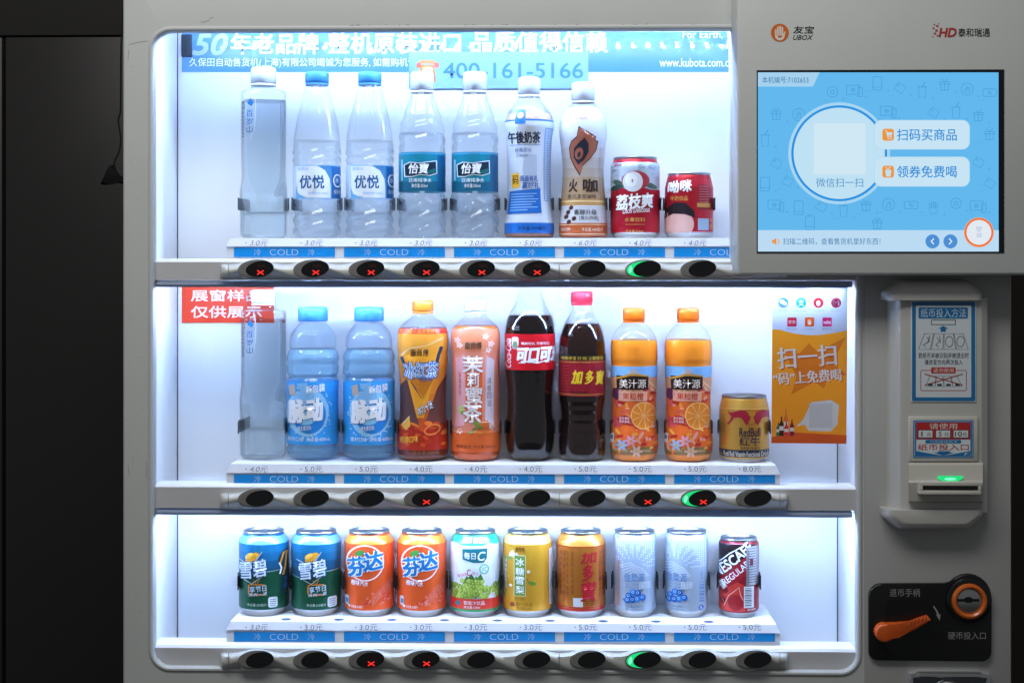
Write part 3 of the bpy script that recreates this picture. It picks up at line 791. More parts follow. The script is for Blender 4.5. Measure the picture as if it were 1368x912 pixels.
# small grime line under the top front panel, scratches at left
A = Art(); random.seed(11); gm = '#77766f'
for i in range(46):
    x = random.uniform(430, 975); A.ell(x, 34.2 - (x - 430) * .003 + random.uniform(-.8, .8), random.uniform(.5, 2.6), random.uniform(.25, .6), gm, n=8, l=0)
for x, y, dx, dy in ((172, 60, 26, -5), (172, 66, -1, 14), (268, 30, 12, -3), (196, 616, 0, 22), (171, 622, 2, 12), (280, 25, 5, -2)):
    A.line([(x, y), (x + dx * .5, y + dy * .5 + random.uniform(-1, 1)), (x + dx, y + dy)], .45, gm, l=1)
for i in range(14): A.ell(random.uniform(168, 198), random.uniform(80, 880), .6, .6, gm, n=7, l=0)
A.build('scuff_marks', flat(YF - .0001), VM)['kind'] = 'stuff'

# ------------------------------------------------------------------ signs inside the window
A = Art(); bb = M('#5799de', .3, coat=1.0); wt = M('#f4f7fb', .35)
for m_ in (bb,): m_.node_tree.nodes['Principled BSDF'].inputs['Coat IOR'].default_value = 1.9
A.rect(243, 43, 1116, 96.5, bb)
A.text('50', 257, 45, 305, 74.5, M('#b9d6f5', .35), .035, .25)
A.text('年老品牌', 308, 44.5, 426, 73, wt, .025); A.text('整机原装进口', 438, 43.5, 616, 72.5, wt, .025); A.text('品质值得信赖', 630, 42, 812, 71, wt, .025)
A.text('久保田自动售货机(上海)有限公司竭诚为您服务, 如需购机请', 253, 77.5, 556, 91, wt, .012)
A.text('For Earth, For Life', 912, 41.5, 1012, 52.5, wt, .02); A.text('Kubota', 969, 52, 1040, 66, wt, .03, .15)
A.text('www.kubota.com.cn', 881, 78, 979, 89.5, wt, .02)
tag(A.build('banner_sign', flat(DEP - .0008)), 'long blue banner sign with white Chinese slogan along the top of the window', 'sign')
A = Art(); A.rect(546.5, 69.5, 786, 118.5, M('#8fb6dc', .35)); pb = M('#3f86d4', .4)
A.text('400-161-5166', 592, 84, 779, 105, pb, .012)
ogp = M('#e68a3a', .4)
A.line([(558, 88), (563, 83), (578, 83), (585, 88)], 5, ogp); A.poly([(562, 87), (580, 87), (583, 110), (559, 110)], ogp); A.rect(565, 91, 578, 102, M('#f3d3b8', .4))
A.rect(556.5, 84, 562, 91, M('#ee6a50', .4)); A.rect(580.5, 84, 586.5, 91, M('#ee6a50', .4))
tag(A.build('hotline_sign', flat(DEP - .0032)), 'pale blue telephone strip with orange phone, lapping over the blue banner', 'sign')
A = Art(); A.rect(243, 378, 366, 431, M('#e2401f', .4)); w2 = M('#f2ece8', .4)
A.text('展窗样品', 255, 387, 350, 402.5, w2, .02); A.text('仅供展示', 255, 408.5, 350, 424.5, w2, .02)
tag(A.build('notice_sign', flat(DEP - .0015)), 'orange red notice with two lines of white characters behind the tall bottle', 'sign')
# payment poster on the glass: paper that lets the light behind it glow through
PAP = {}
def paper(h):
    if h in PAP: return PAP[h]
    m = PAP[h] = bpy.data.materials.new('poster_paper'); m.use_nodes = True; nt = m.node_tree; b = nt.nodes['Principled BSDF']
    c = rgb(h); b.inputs['Base Color'].default_value = (*c, 1); b.inputs['Roughness'].default_value = .5
    t = nt.nodes.new('ShaderNodeBsdfTranslucent'); t.inputs[0].default_value = (*c, 1)
    x = nt.nodes.new('ShaderNodeMixShader'); x.inputs[0].default_value = .42
    nt.links.new(b.outputs[0], x.inputs[1]); nt.links.new(t.outputs[0], x.inputs[2]); nt.links.new(x.outputs[0], nt.nodes['Material Output'].inputs[0])
    return m
A = Art(); PY = .0015
A.poly([(1032, 376), (1132.5, 378), (1130.5, 592.5), (1030.5, 591.5)], paper('#ee9420'))
A.poly([(1032, 376), (1132.5, 378), (1131.7, 441)] + [(1131.7 - 101 * t / 10, 441 + 8.5 * math.sin(PI * t / 10) - .4 * t) for t in range(1, 10)] + [(1031.6, 440)], paper('#c6c9d2'))
A.text('友宝支持的支付方式', 1061, 385, 1107, 390.5, paper('#8a8fa0'))
for i, (x, c_) in enumerate(((1046.5, paper('#3d7fae')), (1070.3, paper('#1c8fd8')), (1093.3, paper('#b3202c')), (1117, paper('#a8284a')))):
    A.ell(x, 404.3, 6.8, 6.8, c_); A.text(('微信支付', '支付宝', 'QQ钱包', '招行支付')[i], x - 7, 413.5, x + 7, 416.5, paper('#9a9fb0'))
A.ell(1045, 403, 3.4, 2.8, paper('#e6ecf2'), n=16); A.ell(1048.7, 405.6, 2.8, 2.3, paper('#e6ecf2'), n=16); A.text('支', 1066.3, 400, 1074.3, 408.5, paper('#e6ecf2'))
A.ell(1093.3, 405, 2.8, 3.6, paper('#f0e6e6'), n=16); A.text('M', 1113, 401, 1121, 407.8, paper('#f0e6e6'), .02)
for i, (x, c_, t) in enumerate(((1058, paper('#c0203c'), '京东'), (1081.5, paper('#dd5a1e'), ''), (1105, paper('#c01a5a'), 'wallet'))):
    A.rect(x - 6.2, 424, x + 6.2, 436, c_, 1.2)
    if t: A.text(t, x - 5, 427.5, x + 5, 432.5, paper('#f0e6e6'), .01)
    A.text(('京东钱包', '友宝钱包', '翼支付')[i], x - 7, 438, x + 7, 441, paper('#9a9fb0'))
A.ell(1081.5, 431, 2.6, 3, paper('#f3e3d6'), n=16); [A.rect(1079 + k_ * 1.6, 426.5, 1080.1 + k_ * 1.6, 431, paper('#f3e3d6'), l=2) for k_ in range(3)]
A.poly([(1081, 458), (1092, 470), (1130, 450), (1112, 485), (1131, 500), (1105, 508), (1101, 519), (1088, 510), (1057, 527), (1064, 503), (1048, 470), (1068, 472)], paper('#d4701a'))
sh = paper('#b6521c'); w3 = paper('#d9d4cc')
for ox, oy, c_ in ((2, 2, sh), (-.8, 0, w3), (0, 0, w3), (.8, 0, w3)):
    A.text('扫一扫', 1039 + ox, 462 + oy, 1117 + ox, 490 + oy, c_, 0, rot=-4)
    A.text('“码”上免费喝', 1033 + ox * .7, 495 + oy * .7, 1124 + ox * .7, 511.5 + oy * .7, c_, 0, rot=-4)
A.poly([(1084, 537), (1110, 534), (1121, 541), (1119, 566), (1110, 576), (1080, 575), (1075, 567), (1064, 569), (1073, 560)], paper('#d9d4cc')); A.rect(1081, 539, 1112, 571, paper('#c9c6c0'))
A.poly([(1030.5, 591.5), (1030.6, 584), (1055, 577), (1131, 581), (1130.5, 592.5)], paper('#c8501a'))
for x, y0, y1, c_ in ((1040, 564, 582, paper('#2b6a4a')), (1044, 556, 582, paper('#3a1612')), (1050, 546, 580, paper('#d8702a')), (1050.5, 563, 582, paper('#c8302a')), (1058, 560, 582, paper('#7a1a2e'))):
    h_ = y1 - y0; A.poly([(x - .8, y0), (x + .8, y0), (x + 1, y0 + h_ * .22), (x + 3, y0 + h_ * .4), (x + 3, y1), (x - 3, y1), (x - 3, y0 + h_ * .4), (x - 1, y0 + h_ * .22)], c_); A.rect(x - 2.8, y0 + h_ * .5, x + 2.8, y0 + h_ * .72, paper('#d8d2c8'))
tag(build_sheet(A, 'payment_poster', PY), 'white and orange payment poster stuck inside the glass at right of the middle shelf', 'poster')

# ------------------------------------------------------------------ cable and plug hanging at left
bm = bmesh.new(); CY = .1
pts = [at(x, y, CY) for x, y in ((168, -40), (163, 40), (161.5, 80), (161.3, 120), (160.8, 150), (158, 160), (160, 175), (161.5, 188), (159, 203), (154, 214), (151.5, 224))]
sm = []
for i in range(len(pts) - 1):
    p0, p1, p2, p3 = pts[max(i - 1, 0)], pts[i], pts[i + 1], pts[min(i + 2, len(pts) - 1)]
    for t in range(4):
        t /= 4; sm.append(.5 * (2 * p1 + (p2 - p0) * t + (2 * p0 - 5 * p1 + 4 * p2 - p3) * t * t + (3 * p1 - p0 - 3 * p2 + p3) * t ** 3))
sm.append(pts[-1]); tube(bm, sm, .0012, 8)
cb = thing('hanging_cable', 'thin black cable with flared black plug hanging at the left of the machine', 'cable', pts[-1])
o = obj('cord', bm, M('#0d0d0d', .3), cb); o.location = -pts[-1]
bm = bmesh.new(); pl = [at(x, y, CY) for x, y in ((151.5, 221), (147, 222), (144, 229), (135.5, 246.5), (140, 247), (147, 244.5), (155, 243.5), (168, 247), (168, 238), (158, 234), (154, 228))]
prism(bm, [(p.x, p.z) for p in pl[::-1]], CY - .008, CY + .008, bevel=.003)
o = obj('plug', bm, M('#050505', .5, spec=.2), cb); o.location = -pts[-1]

# ------------------------------------------------------------------ drinks on display
PY0 = .07
SEG = 72
def pchip(xs, ys, q):
    n = len(xs); h = [xs[i + 1] - xs[i] for i in range(n - 1)]; d = [(ys[i + 1] - ys[i]) / h[i] for i in range(n - 1)]
    m = [d[0]] + [0 if d[i - 1] * d[i] <= 0 else 2 * d[i - 1] * d[i] / (d[i - 1] + d[i]) for i in range(1, n - 1)] + [d[-1]]
    for i in range(n - 1):
        if q <= xs[i + 1] or i == n - 2:
            t = max(0, min(1, (q - xs[i]) / h[i]))
            return (2 * t ** 3 - 3 * t * t + 1) * ys[i] + (t ** 3 - 2 * t * t + t) * h[i] * m[i] + (-2 * t ** 3 + 3 * t * t) * ys[i + 1] + (t ** 3 - t * t) * h[i] * m[i + 1]

class Drink:
    """a lathe of the photographed outline: prof = [(photo row of the front surface, half width in px)]"""
    def __init__(s, kind, label, cat, cx, row, prof, ref=None, wob=None, group=None, shape=None):
        s.cx, s.row = cx, row; s.ys = [p[0] for p in prof]; s.hs = [p[1] for p in prof]; s.wob = wob; s.shape = shape
        s.tz = ROWS[row]['tz'] + .0006
        p0 = at(cx, s.ys[-1], PY0); fwd = Vector((-math.sin(YAW), math.cos(YAW), 0))
        s.k = (p0 - Vector((0, CAMY, CAMZ))).dot(fwd) / F
        s.o = Vector((p0.x, PY0, s.tz)); s.al = math.atan2(-p0.x, PY0 - CAMY)
        s.ref = ref or max(s.hs)
        yb = s.ys[-1]; s.dz = 0; s.dz = s.z(yb)
        s.root = thing(kind, label, cat, s.o, group)
    def hw(s, py): return pchip(s.ys, s.hs, py)
    def z(s, py):
        R = s.hw(min(max(py, s.ys[0]), s.ys[-1])) * s.k
        return at(s.cx, py, PY0 - R).z - s.tz - s.dz * max(0, min(1, (py - s.ys[0]) / (s.ys[-1] - s.ys[0])))
    def R(s, py, a):
        r = s.hw(min(max(py, s.ys[0]), s.ys[-1]))
        if s.shape: r *= s.shape(py, a)
        if s.wob: r += s.wob(py, a)
        return r * s.k
    def ang(s, px):
        d = (px - s.cx) / s.ref; a = abs(d)
        return (math.asin(a) if a < .932 else 1.2 + (a - .932) * 2.76) * (1 if d >= 0 else -1)
    def pt(s, px, py, off):
        a = s.ang(px); r = s.R(py, a) + off + .00035; a += s.al
        return Vector((r * math.sin(a), -r * math.cos(a), s.z(py)))
    def band(s, A, y0, y1, mat, l=None): A.rect(s.cx - 1.6 * s.ref, y0, s.cx + 1.6 * s.ref, y1, mat, l=l)
    def print(s, A, name='label', cuty=5, clip=None):
        if clip == 'band': clip = (s.cx - 1.6 * s.ref, 0, s.cx + 1.6 * s.ref, 2000)
        return A.build(name, s.pt, s.root, eps=.00011, cutx=3, cuty=cuty, clip=clip)
    def lathe(s, name, mats, y0, y1, step=2, inset=0, parent=None, matf=None, seg=SEG, sharp=40, cap=True):
        n = max(2, int((y1 - y0) / step)); Y = [y0 + (y1 - y0) * i / n for i in range(n + 1)]
        Y = sorted(set(Y + [y for y in s.ys if y0 < y < y1])); bm = bmesh.new(); rings = []
        for y in Y:
            rg = []
            for t in range(seg):
                a = 2 * PI * t / seg; r = max(s.R(y, a) - inset * s.k, .0004); aa = a + s.al
                rg.append(bm.verts.new((r * math.sin(aa), -r * math.cos(aa), s.z(y))))
            rings.append(rg)
        for i in range(len(Y) - 1):
            for t in range(seg):
                f = bm.faces.new((rings[i][t], rings[i][(t + 1) % seg], rings[i + 1][(t + 1) % seg], rings[i + 1][t]))
                if matf: f.material_index = matf((Y[i] + Y[i + 1]) / 2)
        if cap:
            bm.faces.new(rings[0])
            f = bm.faces.new(rings[-1]); f.material_index = matf(Y[-1]) if matf else 0
        return obj(name, bm, mats, parent or s.root, sharp=sharp)
    def ringmesh(s, name, prof, mat, parent=None, seg=48, ridge=0, sharp=35):
        """free lathe: prof = [(half width px, local z m)] from bottom to top"""
        bm = bmesh.new(); rings = []
        for r, z in prof:
            rings.append([bm.verts.new(((r - (ridge if t % 2 else 0)) * s.k * math.sin(2 * PI * t / seg), -(r - (ridge if t % 2 else 0)) * s.k * math.cos(2 * PI * t / seg), z)) for t in range(seg)])
        for a, b in zip(rings, rings[1:]):
            for t in range(seg): bm.faces.new((a[t], a[(t + 1) % seg], b[(t + 1) % seg], b[t]))
        bm.faces.new(rings[0]); bm.faces.new(rings[-1])
        return obj(name, bm, mat, parent or s.root, sharp=sharp)
    def cap(s, y0, y1, hw, mat, ring=True):
        R = hw * s.k; z1 = at(s.cx, y0, PY0 - R).z - s.tz; z0 = at(s.cx, y1, PY0 - R).z - s.tz; h = z1 - z0
        c = s.ringmesh('cap', [(hw - 1, z0), (hw, z0 + .0006), (hw, z0 + h * .84), (hw - .6, z0 + h * .93), (hw - 2.2, z1)], mat, seg=96, ridge=.4, sharp=60)
        if ring:
            s.ringmesh('cap_ring', [(hw - .6, z0 - .0034), (hw - .2, z0 - .003), (hw - .2, z0 - .001), (hw - .8, z0 - .0007)], mat, parent=c, seg=48)
        return c
    def lid(s, y, hw, tab=True):
        R = hw * s.k; z = at(s.cx, y, PY0 - R).z - s.tz
        L = s.ringmesh('lid', [(hw - .6, z - .0034), (hw, z - .0022), (hw + .2, z - .0012), (hw - .3, z - .0002), (hw - 1.2, z), (hw - 2.4, z - .0003), (hw - 3.4, z - .0035), (hw - 5, z - .004), (hw - 6, z - .0031)], LIDM, sharp=50, seg=64)
        bm = bmesh.new(); k = s.k
        ln = [(7.6 * math.cos(t * PI / 8) * k, (1 + 10 * math.sin(t * PI / 8) * (1 if t < 9 else .75)) * k) for t in range(16)]
        A_ = [bm.verts.new((x, -y_ + .001, z - .0022)) for x, y_ in ln]; B_ = [bm.verts.new((x, -y_ + .001, z - .0012)) for x, y_ in ln]
        n = len(ln)
        for i in range(n): bm.faces.new((A_[i], A_[(i + 1) % n], B_[(i + 1) % n], B_[i]))
        bm.faces.new(A_); bm.faces.new(B_)
        obj('pull_tab', bm, LIDM, L)
        return L

LIDM = M('#b4b9c0', .3, metal=1, name='aluminium_lid')
SILV = M('#c6cacd', .25, metal=1, name='aluminium')
PET = clear_mat('clear_plastic', (.99, .996, 1), 1.62, .045)
PETB = clear_mat('blue_plastic', (.88, .95, 1.0), 1.5, .03)
WATER = clear_mat('water', (.975, .99, 1.0), 1.2, .02, refr=.14, body=(.7, .86, 1), bodyfac=.09)
WATERB = clear_mat('pale_blue_drink', (.93, .985, 1.0), 1.2, .02, refr=.16, body=(.5, .84, 1), bodyfac=.16)
WATERS = clear_mat('square_bottle_water', (.925, .975, 1.0), 1.25, .02, refr=.3)
CAPW = M('#d8dde4', .35, name='white_cap'); CAPB = M('#4a94d8', .35, name='blue_cap')
def ink(h, metal=0, rough=.32): return M(h, rough, metal=metal)
W = ink('#eef1f5'); NAVY = ink('#16324f')

# tall square water bottles ----------------------------------------------------
def square_water(row, prof, cap_, tw0, tw1, label, ty):
    cx = 352
    def shp(py, a):
        t = ease(max(0, min(1, (py - tw0) / (tw1 - tw0)))); rot = math.radians(8 + 45 * t); n = 4.5
        w_ = max(0, min(1, (py - prof[1][0]) / 8))
        c, q = abs(math.cos(a - rot)), abs(math.sin(a - rot)); r = 1 / (c ** n + q ** n) ** (1 / n)
        return 1 + (r * (.90 - .05 * t) - 1) * w_
    d = Drink('water_bottle', label, 'bottle', cx, row, prof, ref=30, shape=shp)
    d.lathe('bottle_body', PET, prof[0][0], prof[-1][0], sharp=60, seg=96)
    d.lathe('water', WATERS, prof[2][0] + 12, prof[-1][0] - 1, inset=.9, sharp=60, seg=96)
    d.cap(*cap_, CAPW)
    A = Art(); bl = ink('#1d6fb4')
    A.vtext('百岁山', 333, ty + 18, 339.5, ty + 50, bl, .01); A.poly([(334, ty + 10), (337, ty + 3), (340, ty + 10), (338, ty + 14)], bl)
    A.text('Ganten', 302, ty + 26, 350, ty + 34, ink('#3a3040'), 0, .2, rot=90)
    A.line([(341.5, ty - 4), (342.5, ty + 20), (341, ty + 44), (336, ty + 58)], .6, W)
    d.print(A)
square_water(0, [(112, 15), (117, 17), (120, 30), (124, 31.5), (200, 31.5), (250, 30.5), (300, 30.5), (312, 30), (317, 26)], (88.5, 110, 17), 228, 280, 'tall square clear water bottle with white cap on the top shelf', 128)
square_water(1, [(406, 16), (413, 17), (416, 30), (420, 31.5), (500, 31.5), (550, 30.5), (600, 30.5), (613, 30), (618, 26)], (387, 404.5, 16), 510, 565, 'tall square clear water bottle with white cap in front of the orange notice', 424)

# water with blue caps ---------------------------------------------------------
def wob1(py, a):
    if 196 < py < 218: return 1.1 * math.sin((py + 5 * math.sin(a * 2)) / 11 * 2 * PI)
    if 266 < py < 312: return 1.25 * math.sin((py + 6 * math.sin(a * 2 + .6)) / 15 * 2 * PI)
    return 0
for cx, r, lab in ((423.5, 0, 'clear water bottle with blue cap and pale label, right beside the tall square bottle'), (494, 2.5, 'clear water bottle with blue cap and pale label, left neighbour of a teal labelled bottle')):
    d = Drink('water_bottle', lab, 'bottle', cx, 0, [(111, 14.5), (115, 15.5), (125, 18.5), (140, 22), (160, 27), (180, 30), (200, 31.5), (218, 31.3), (266, 31.5), (272, 30), (290, 31), (309, 31), (317, 27)], wob=wob1, group='blue capped water bottles')
    d.lathe('bottle_body', PET, 111, 317); d.lathe('water', WATER, 186, 316, inset=.9); d.cap(95, 109.5, 15.7, CAPB)
    x = cx - 423.5 + r; A = Art(); b = ink('#1768ac'); lb = ink('#6fb3e6')
    d.band(A, 220, 264, ink('#cfe3f5'), l=0)
    A.rect(396 + x, 220, 456 + x, 264, lb, l=1)
    for i in range(9): A.line([(424 + x + i * 2.2, 220.5), (440 + x + i * 1.6, 236 - i), (443 + x + i * 1.2, 246)], .7, b, l=2 + i * .05)
    A.poly([(396.5 + x, 221), (424 + x, 221), (434 + x, 227), (440 + x, 238), (441 + x, 252), (441 + x, 263.5), (410 + x, 263.5), (400 + x, 258), (396.5 + x, 250)], ink('#e6eff8'), l=3)
    A.rect(442.5 + x, 221, 455 + x, 264, b, l=3); A.ring(450 + x, 240, 5, 8, 1.5, W, l=4); A.text('水', 447 + x, 236, 452 + x, 243, W, l=4); A.text('纯净水', 445 + x, 252, 454 + x, 258, W, l=4)
    A.text('优悦', 401 + x, 233.5, 433 + x, 251, ink('#0b568f'), .02); A.text('饮用纯净水 550mL', 412 + x, 255.5, 438 + x, 259, lb)
    A.text('优质水', 398.5 + x, 222.5, 413 + x, 227, lb)
    d.print(A, clip='band')

# water with teal labels ----------------------------------------------------------
def wob2(py, a):
    if 150 < py < 196: return .9 * math.sin((py + 9 * math.sin(a + .8)) / 17 * 2 * PI)
    if 258 < py < 312: return 1.3 * math.sin((py + 9 * math.sin(a * 2 + .3)) / 18 * 2 * PI)
    return 0
for cx, lab in ((564, 'clear water bottle with teal label and white cap in front of the orange phone picture'), (634.5, 'clear water bottle with teal label and white cap, left of the milk tea bottle')):
    d = Drink('water_bottle', lab, 'bottle', cx, 0, [(121, 14), (126, 15.5), (140, 20.5), (155, 25.5), (172, 29.5), (200, 31), (256, 31), (262, 30.5), (270, 29.8), (285, 31), (308, 31), (317, 26)], wob=wob2, group='teal labelled water bottles')
    d.lathe('bottle_body', PET, 121, 317); d.lathe('water', WATER, 176, 316, inset=.9); d.cap(95, 119.5, 15.8, CAPW)
    x = cx - 564; A = Art(); t1 = ink('#0f7f98'); t2 = ink('#0b5a76')
    d.band(A, 202.5, 254.5, t1, l=0); d.band(A, 203.5, 205.5, ink('#3f9cc8'), l=1); d.band(A, 241.5, 254.5, t2, l=1)
    A.rect(584 + x, 206, 594 + x, 254, ink('#0b5b8a'), l=2); A.rect(536.5 + x, 212, 539 + x, 240, ink('#8fc4dd'), l=2)
    sh = [(540, 219), (548, 215.5), (560, 217), (572, 215.2), (583, 213.5), (583.5, 231), (574, 234.5), (562, 233), (550, 236), (541, 235.5)]
    A.poly([(a + x, b) for a, b in sh], ink('#d5e6ee'), l=3); A.poly([(562 + (a - 562) * .94 + x, 225 + (b - 225) * .88) for a, b in sh], ink('#0a2438'), l=4); A.poly([(565 + x, 230), (581 + x, 224), (581 + x, 230), (572 + x, 232)], ink('#17686a'), l=5)
    A.text('怡寶', 546.5 + x, 217.5, 572.5 + x, 231.5, W, .03, .15, l=6)
    A.text('饮用纯净水', 546.5 + x, 237.3, 576 + x, 243, W, .015, .1, l=3); A.text('净含量:555ml', 550 + x, 244.6, 571 + x, 250, W, .01, l=3)
    d.print(A, clip='band')

# milk tea --------------------------------------------------------------------
d = Drink('milk_tea_bottle', 'white and blue milk tea bottle with white cap on the top shelf', 'bottle', 707, 0, [(127, 13.5), (133, 16), (142, 24), (150, 29), (160, 32.3), (167, 32.8), (176, 31), (200, 29), (230, 28.5), (260, 29), (285, 31.3), (300, 33), (312, 33), (317.5, 29)], ref=30)
d.lathe('bottle_body', PET, 127, 317.5); d.lathe('milk_tea', M('#b9a48c', .3), 150, 316, inset=.8); d.cap(102, 125, 15, CAPW)
A = Art(); b = ink('#1a62b0'); g = ink('#a9b6c8')
d.band(A, 159, 297, ink('#c2cad6'), l=0); d.band(A, 159, 161.2, b, l=1); d.band(A, 297, 311, b, l=0); d.band(A, 311, 316, ink('#7a4a30'), l=0)
A.rect(690, 146, 702.5, 165, b, l=3); A.ell(696, 154, 3.6, 4.2, ink('#b8905a'), l=4)
A.text('午後奶茶', 679.5, 175.5, 721.5, 191.5, ink('#1a2433'), .03, l=3); A.line([(681, 193.5), (722, 193)], .6, b, l=3)
A.text('经典原味', 688, 197, 710, 203.5, ink('#3d5f8c'), l=3); A.text('Classic', 690, 205, 706, 209, ink('#3d5f8c'), 0, .3, l=3)
A.poly([(700, 206), (717, 206), (718, 226), (716, 246), (700, 246), (698, 226)], g, l=1)
A.rect(726.5, 170, 736.5, 268, ink('#7fa6d2'), l=2)
for i in range(30): A.text('茶饮', 727.5, 172 + i * 3.2, 735.5, 174.4 + i * 3.2, W, l=3)
A.poly([(682.5, 232), (693, 230.5), (694.5, 249), (684, 251)], ink('#e8b02a'), l=4); A.text('码', 684.5, 234, 692.5, 246, ink('#2a1a10'), .02, l=5)
A.text('瓶盖有礼', 694.5, 234, 719, 242, ink('#14509c'), .035, .1, l=4); A.text('赢好礼', 697, 243, 721, 251.5, ink('#14509c'), .035, .1, l=4)
A.poly([(680.5, 255), (722, 251.5), (722.5, 284), (679.5, 285.5)], b, l=3)
for i in range(7): A.line([(683, 259 + i * 3.6), (683 + (34, 30, 36, 33, 28, 35, 22)[i], 258.2 + i * 3.6)], 1.1, ink('#8fb8e4'), l=4)
A.text('净含量:500毫升', 693, 301.5, 727, 307, ink('#0d2a52'), .01, l=2)
d.print(A, clip='band')

# latte coffee -------------------------------------------------------------------
d = Drink('coffee_bottle', 'white and tan coffee bottle with a brown flame emblem on the top shelf', 'bottle', 779, 0, [(135, 14), (140, 18), (150, 26.5), (160, 30.3), (175, 31.3), (200, 28.8), (225, 27), (250, 28), (265, 29.5), (285, 31), (300, 32), (313, 32), (317.5, 28)], ref=29.5)
d.lathe('bottle_body', PET, 135, 317.5); d.lathe('coffee', M('#b79a7e', .3), 145, 316, inset=.8); d.cap(109, 133, 15.5, CAPW)
A = Art()
cols = ['#c6cad2', '#c4c6cc', '#bdb9b8', '#b3aca8', '#ab9d92', '#a69078', '#a88a68']
yy = [143, 183, 196, 210, 224, 236, 250, 266]
for i, c_ in enumerate(cols): d.band(A, yy[i], yy[i + 1], ink(c_), l=0)
d.band(A, 266, 274, ink('#b98f54'), l=0); d.band(A, 267.5, 269.5, ink('#e0c28e'), l=1); d.band(A, 274, 297.5, ink('#c8cad0'), l=0); d.band(A, 297.5, 316, ink('#b2582c'), l=0); d.band(A, 299, 300.2, ink('#e0b890'), l=1); d.band(A, 311.5, 312.7, ink('#e0b890'), l=1)
fl_ = [(773.5, 168), (775.5, 178), (786, 186), (790, 188), (789, 183), (795, 182), (794.5, 187), (798.5, 188), (796.5, 201), (789, 212), (778, 222), (774.5, 235), (766, 222), (761, 210), (760.5, 197), (764, 188), (771, 182)]
def grow(P, c, f): return [(c[0] + (p[0] - c[0]) * f, c[1] + (p[1] - c[1]) * f) for p in P]
A.poly(fl_, ink('#2d2024'), l=2); A.poly(grow(fl_, (778, 202), .93), ink('#9c5c48'), l=3)
A.poly([(781, 184), (786, 192), (786.5, 203), (780, 214), (772, 220), (766, 210), (767, 198), (774, 190)], ink('#232a3a'), l=4); A.ell(773.5, 205, 5.5, 8, ink('#9c5c48'), 15, l=5); A.ell(773.5, 206.5, 2, 4, ink('#232a3a'), 15, l=6)
A.text('KIRIN', 769, 155, 784, 160, ink('#a04040'), .02, l=2)
dk_ = ink('#33221d')
A.text('火', 759.5, 239, 771.5, 256.5, dk_, .04, l=3); A.text('咖', 778.5, 238.5, 799, 256.5, dk_, .04, l=3); A.text('意式拿铁咖啡', 758.5, 259, 796, 265, dk_, .01, l=3)
for x, y in ((764, 277), (760.5, 283), (758.5, 289), (768, 291.5), (762, 296)): A.ell(x, y, 2.6, 3.2, ink('#4a2a1c'), 25, 14, l=3)
A.text('香醇升级', 767.5, 279.5, 796, 286.5, ink('#33303a'), .015, l=3); A.text('[重火烘焙]', 774.5, 288, 797.5, 294, ink('#33303a'), l=3)
A.text('咖啡饮料', 752.5, 303.5, 764, 308.5, ink('#f0dcc8'), l=2); A.text('净含量:440毫升', 777, 303.5, 803, 308.5, ink('#f0dcc8'), l=2)
for i in range(6): A.text('营养成分表', 801, 196 + i * 12, 803, 206 + i * 12, ink('#8d8a90'), rot=0, l=3)
d.print(A, clip='band')

# cans -----------------------------------------------------------------------------
def can(label, cx, row, ytop, hw, lidhw, neck, base, body, group=None, kind='drink_can', cat='can', steps=0, metal=.35, silver_from=None):
    """neck: row where the straight wall begins; base: front row of the bottom"""
    prof = [(ytop + 3.5, lidhw - .4), (ytop + 5, lidhw + .2)]
    if steps:
        for i in range(steps):
            y = ytop + 5 + (neck - ytop - 5) * (i + .5) / steps; h_ = lidhw + (hw - lidhw) * (i + 1) / steps
            prof += [(y - .8, h_ - .5), (y + 1.6, h_)]
        prof = [p for i, p in enumerate(prof) if not i or p[0] > prof[i - 1][0]]
    if neck > prof[-1][0] + .5: prof.append((neck, hw))
    prof += [(base - 9.5, hw), (base - 5.5, hw - 1.5), (base - 2.5, hw - 4.2), (base, hw - 5)]
    d = Drink(kind, label, cat, cx, row, prof, ref=hw, group=group)
    sf = silver_from or base - 8.5
    d.lathe('can_body', [M(body, .3, metal=metal), SILV], ytop + 3.5, base, matf=lambda y: 1 if y > sf else 0, sharp=30)
    d.lid(ytop, lidhw)
    return d
# lychee can
d = can('red and icy blue lychee drink can on the top shelf', 848.5, 0, 208.5, 32.5, 29, 222, 317.5, '#b4152a')
A = Art(); ice = ['#c3d3e4', '#a9bfd6', '#dbe5ef', '#8fa9c6']
d.band(A, 216.5, 255, ink(ice[0], .3), l=0)
random.seed(5)
for i in range(70):
    x, y = random.uniform(815, 882), random.uniform(218, 250); q = [(x + random.uniform(-5, 5), y + random.uniform(-4, 4)) for _ in range(3)]
    A.poly(q, ink(ice[1 + i % 3], .3), l=1 + i * .01)
d.band(A, 253, 310, ink('#b0142a', .35), l=2)
A.poly([(818, 257), (830, 250), (845, 255), (862, 251), (880, 256), (880, 262), (818, 262)], ink('#b0142a', .35), l=2.1)
A.ell(828, 245, 9, 4, ink('#3a5a4a'), 30, l=3); A.ell(824, 250, 8, 3.4, ink('#22403a'), -15, l=3.1); A.ell(869, 248, 8, 3.6, ink('#3a5a4a'), 20, l=3)
A.ell(849, 241, 18, 13, ink('#a8343e'), l=3.5); A.ell(845.5, 242.5, 13, 13.5, ink('#d6dbe2'), l=4); A.ell(843.5, 240.5, 8, 9, ink('#e6ebf0'), l=5); A.ell(845, 241.5, 1, 2.2, ink('#a06a50'), l=6)
A.text('荔枝爽', 823.5, 259.5, 873, 280, ink('#6a0a18'), .06, .15, -4, l=4); A.text('荔枝爽', 823, 258.5, 872.5, 279, W, .03, .15, -4, l=5.2)
A.text('Litchi Delicious', 832.5, 276.5, 867, 284, W, .02, .2, -4, l=6.2); A.text('水果饮料', 835, 290.3, 861.5, 296, ink('#d9a85a'), .01, l=4)
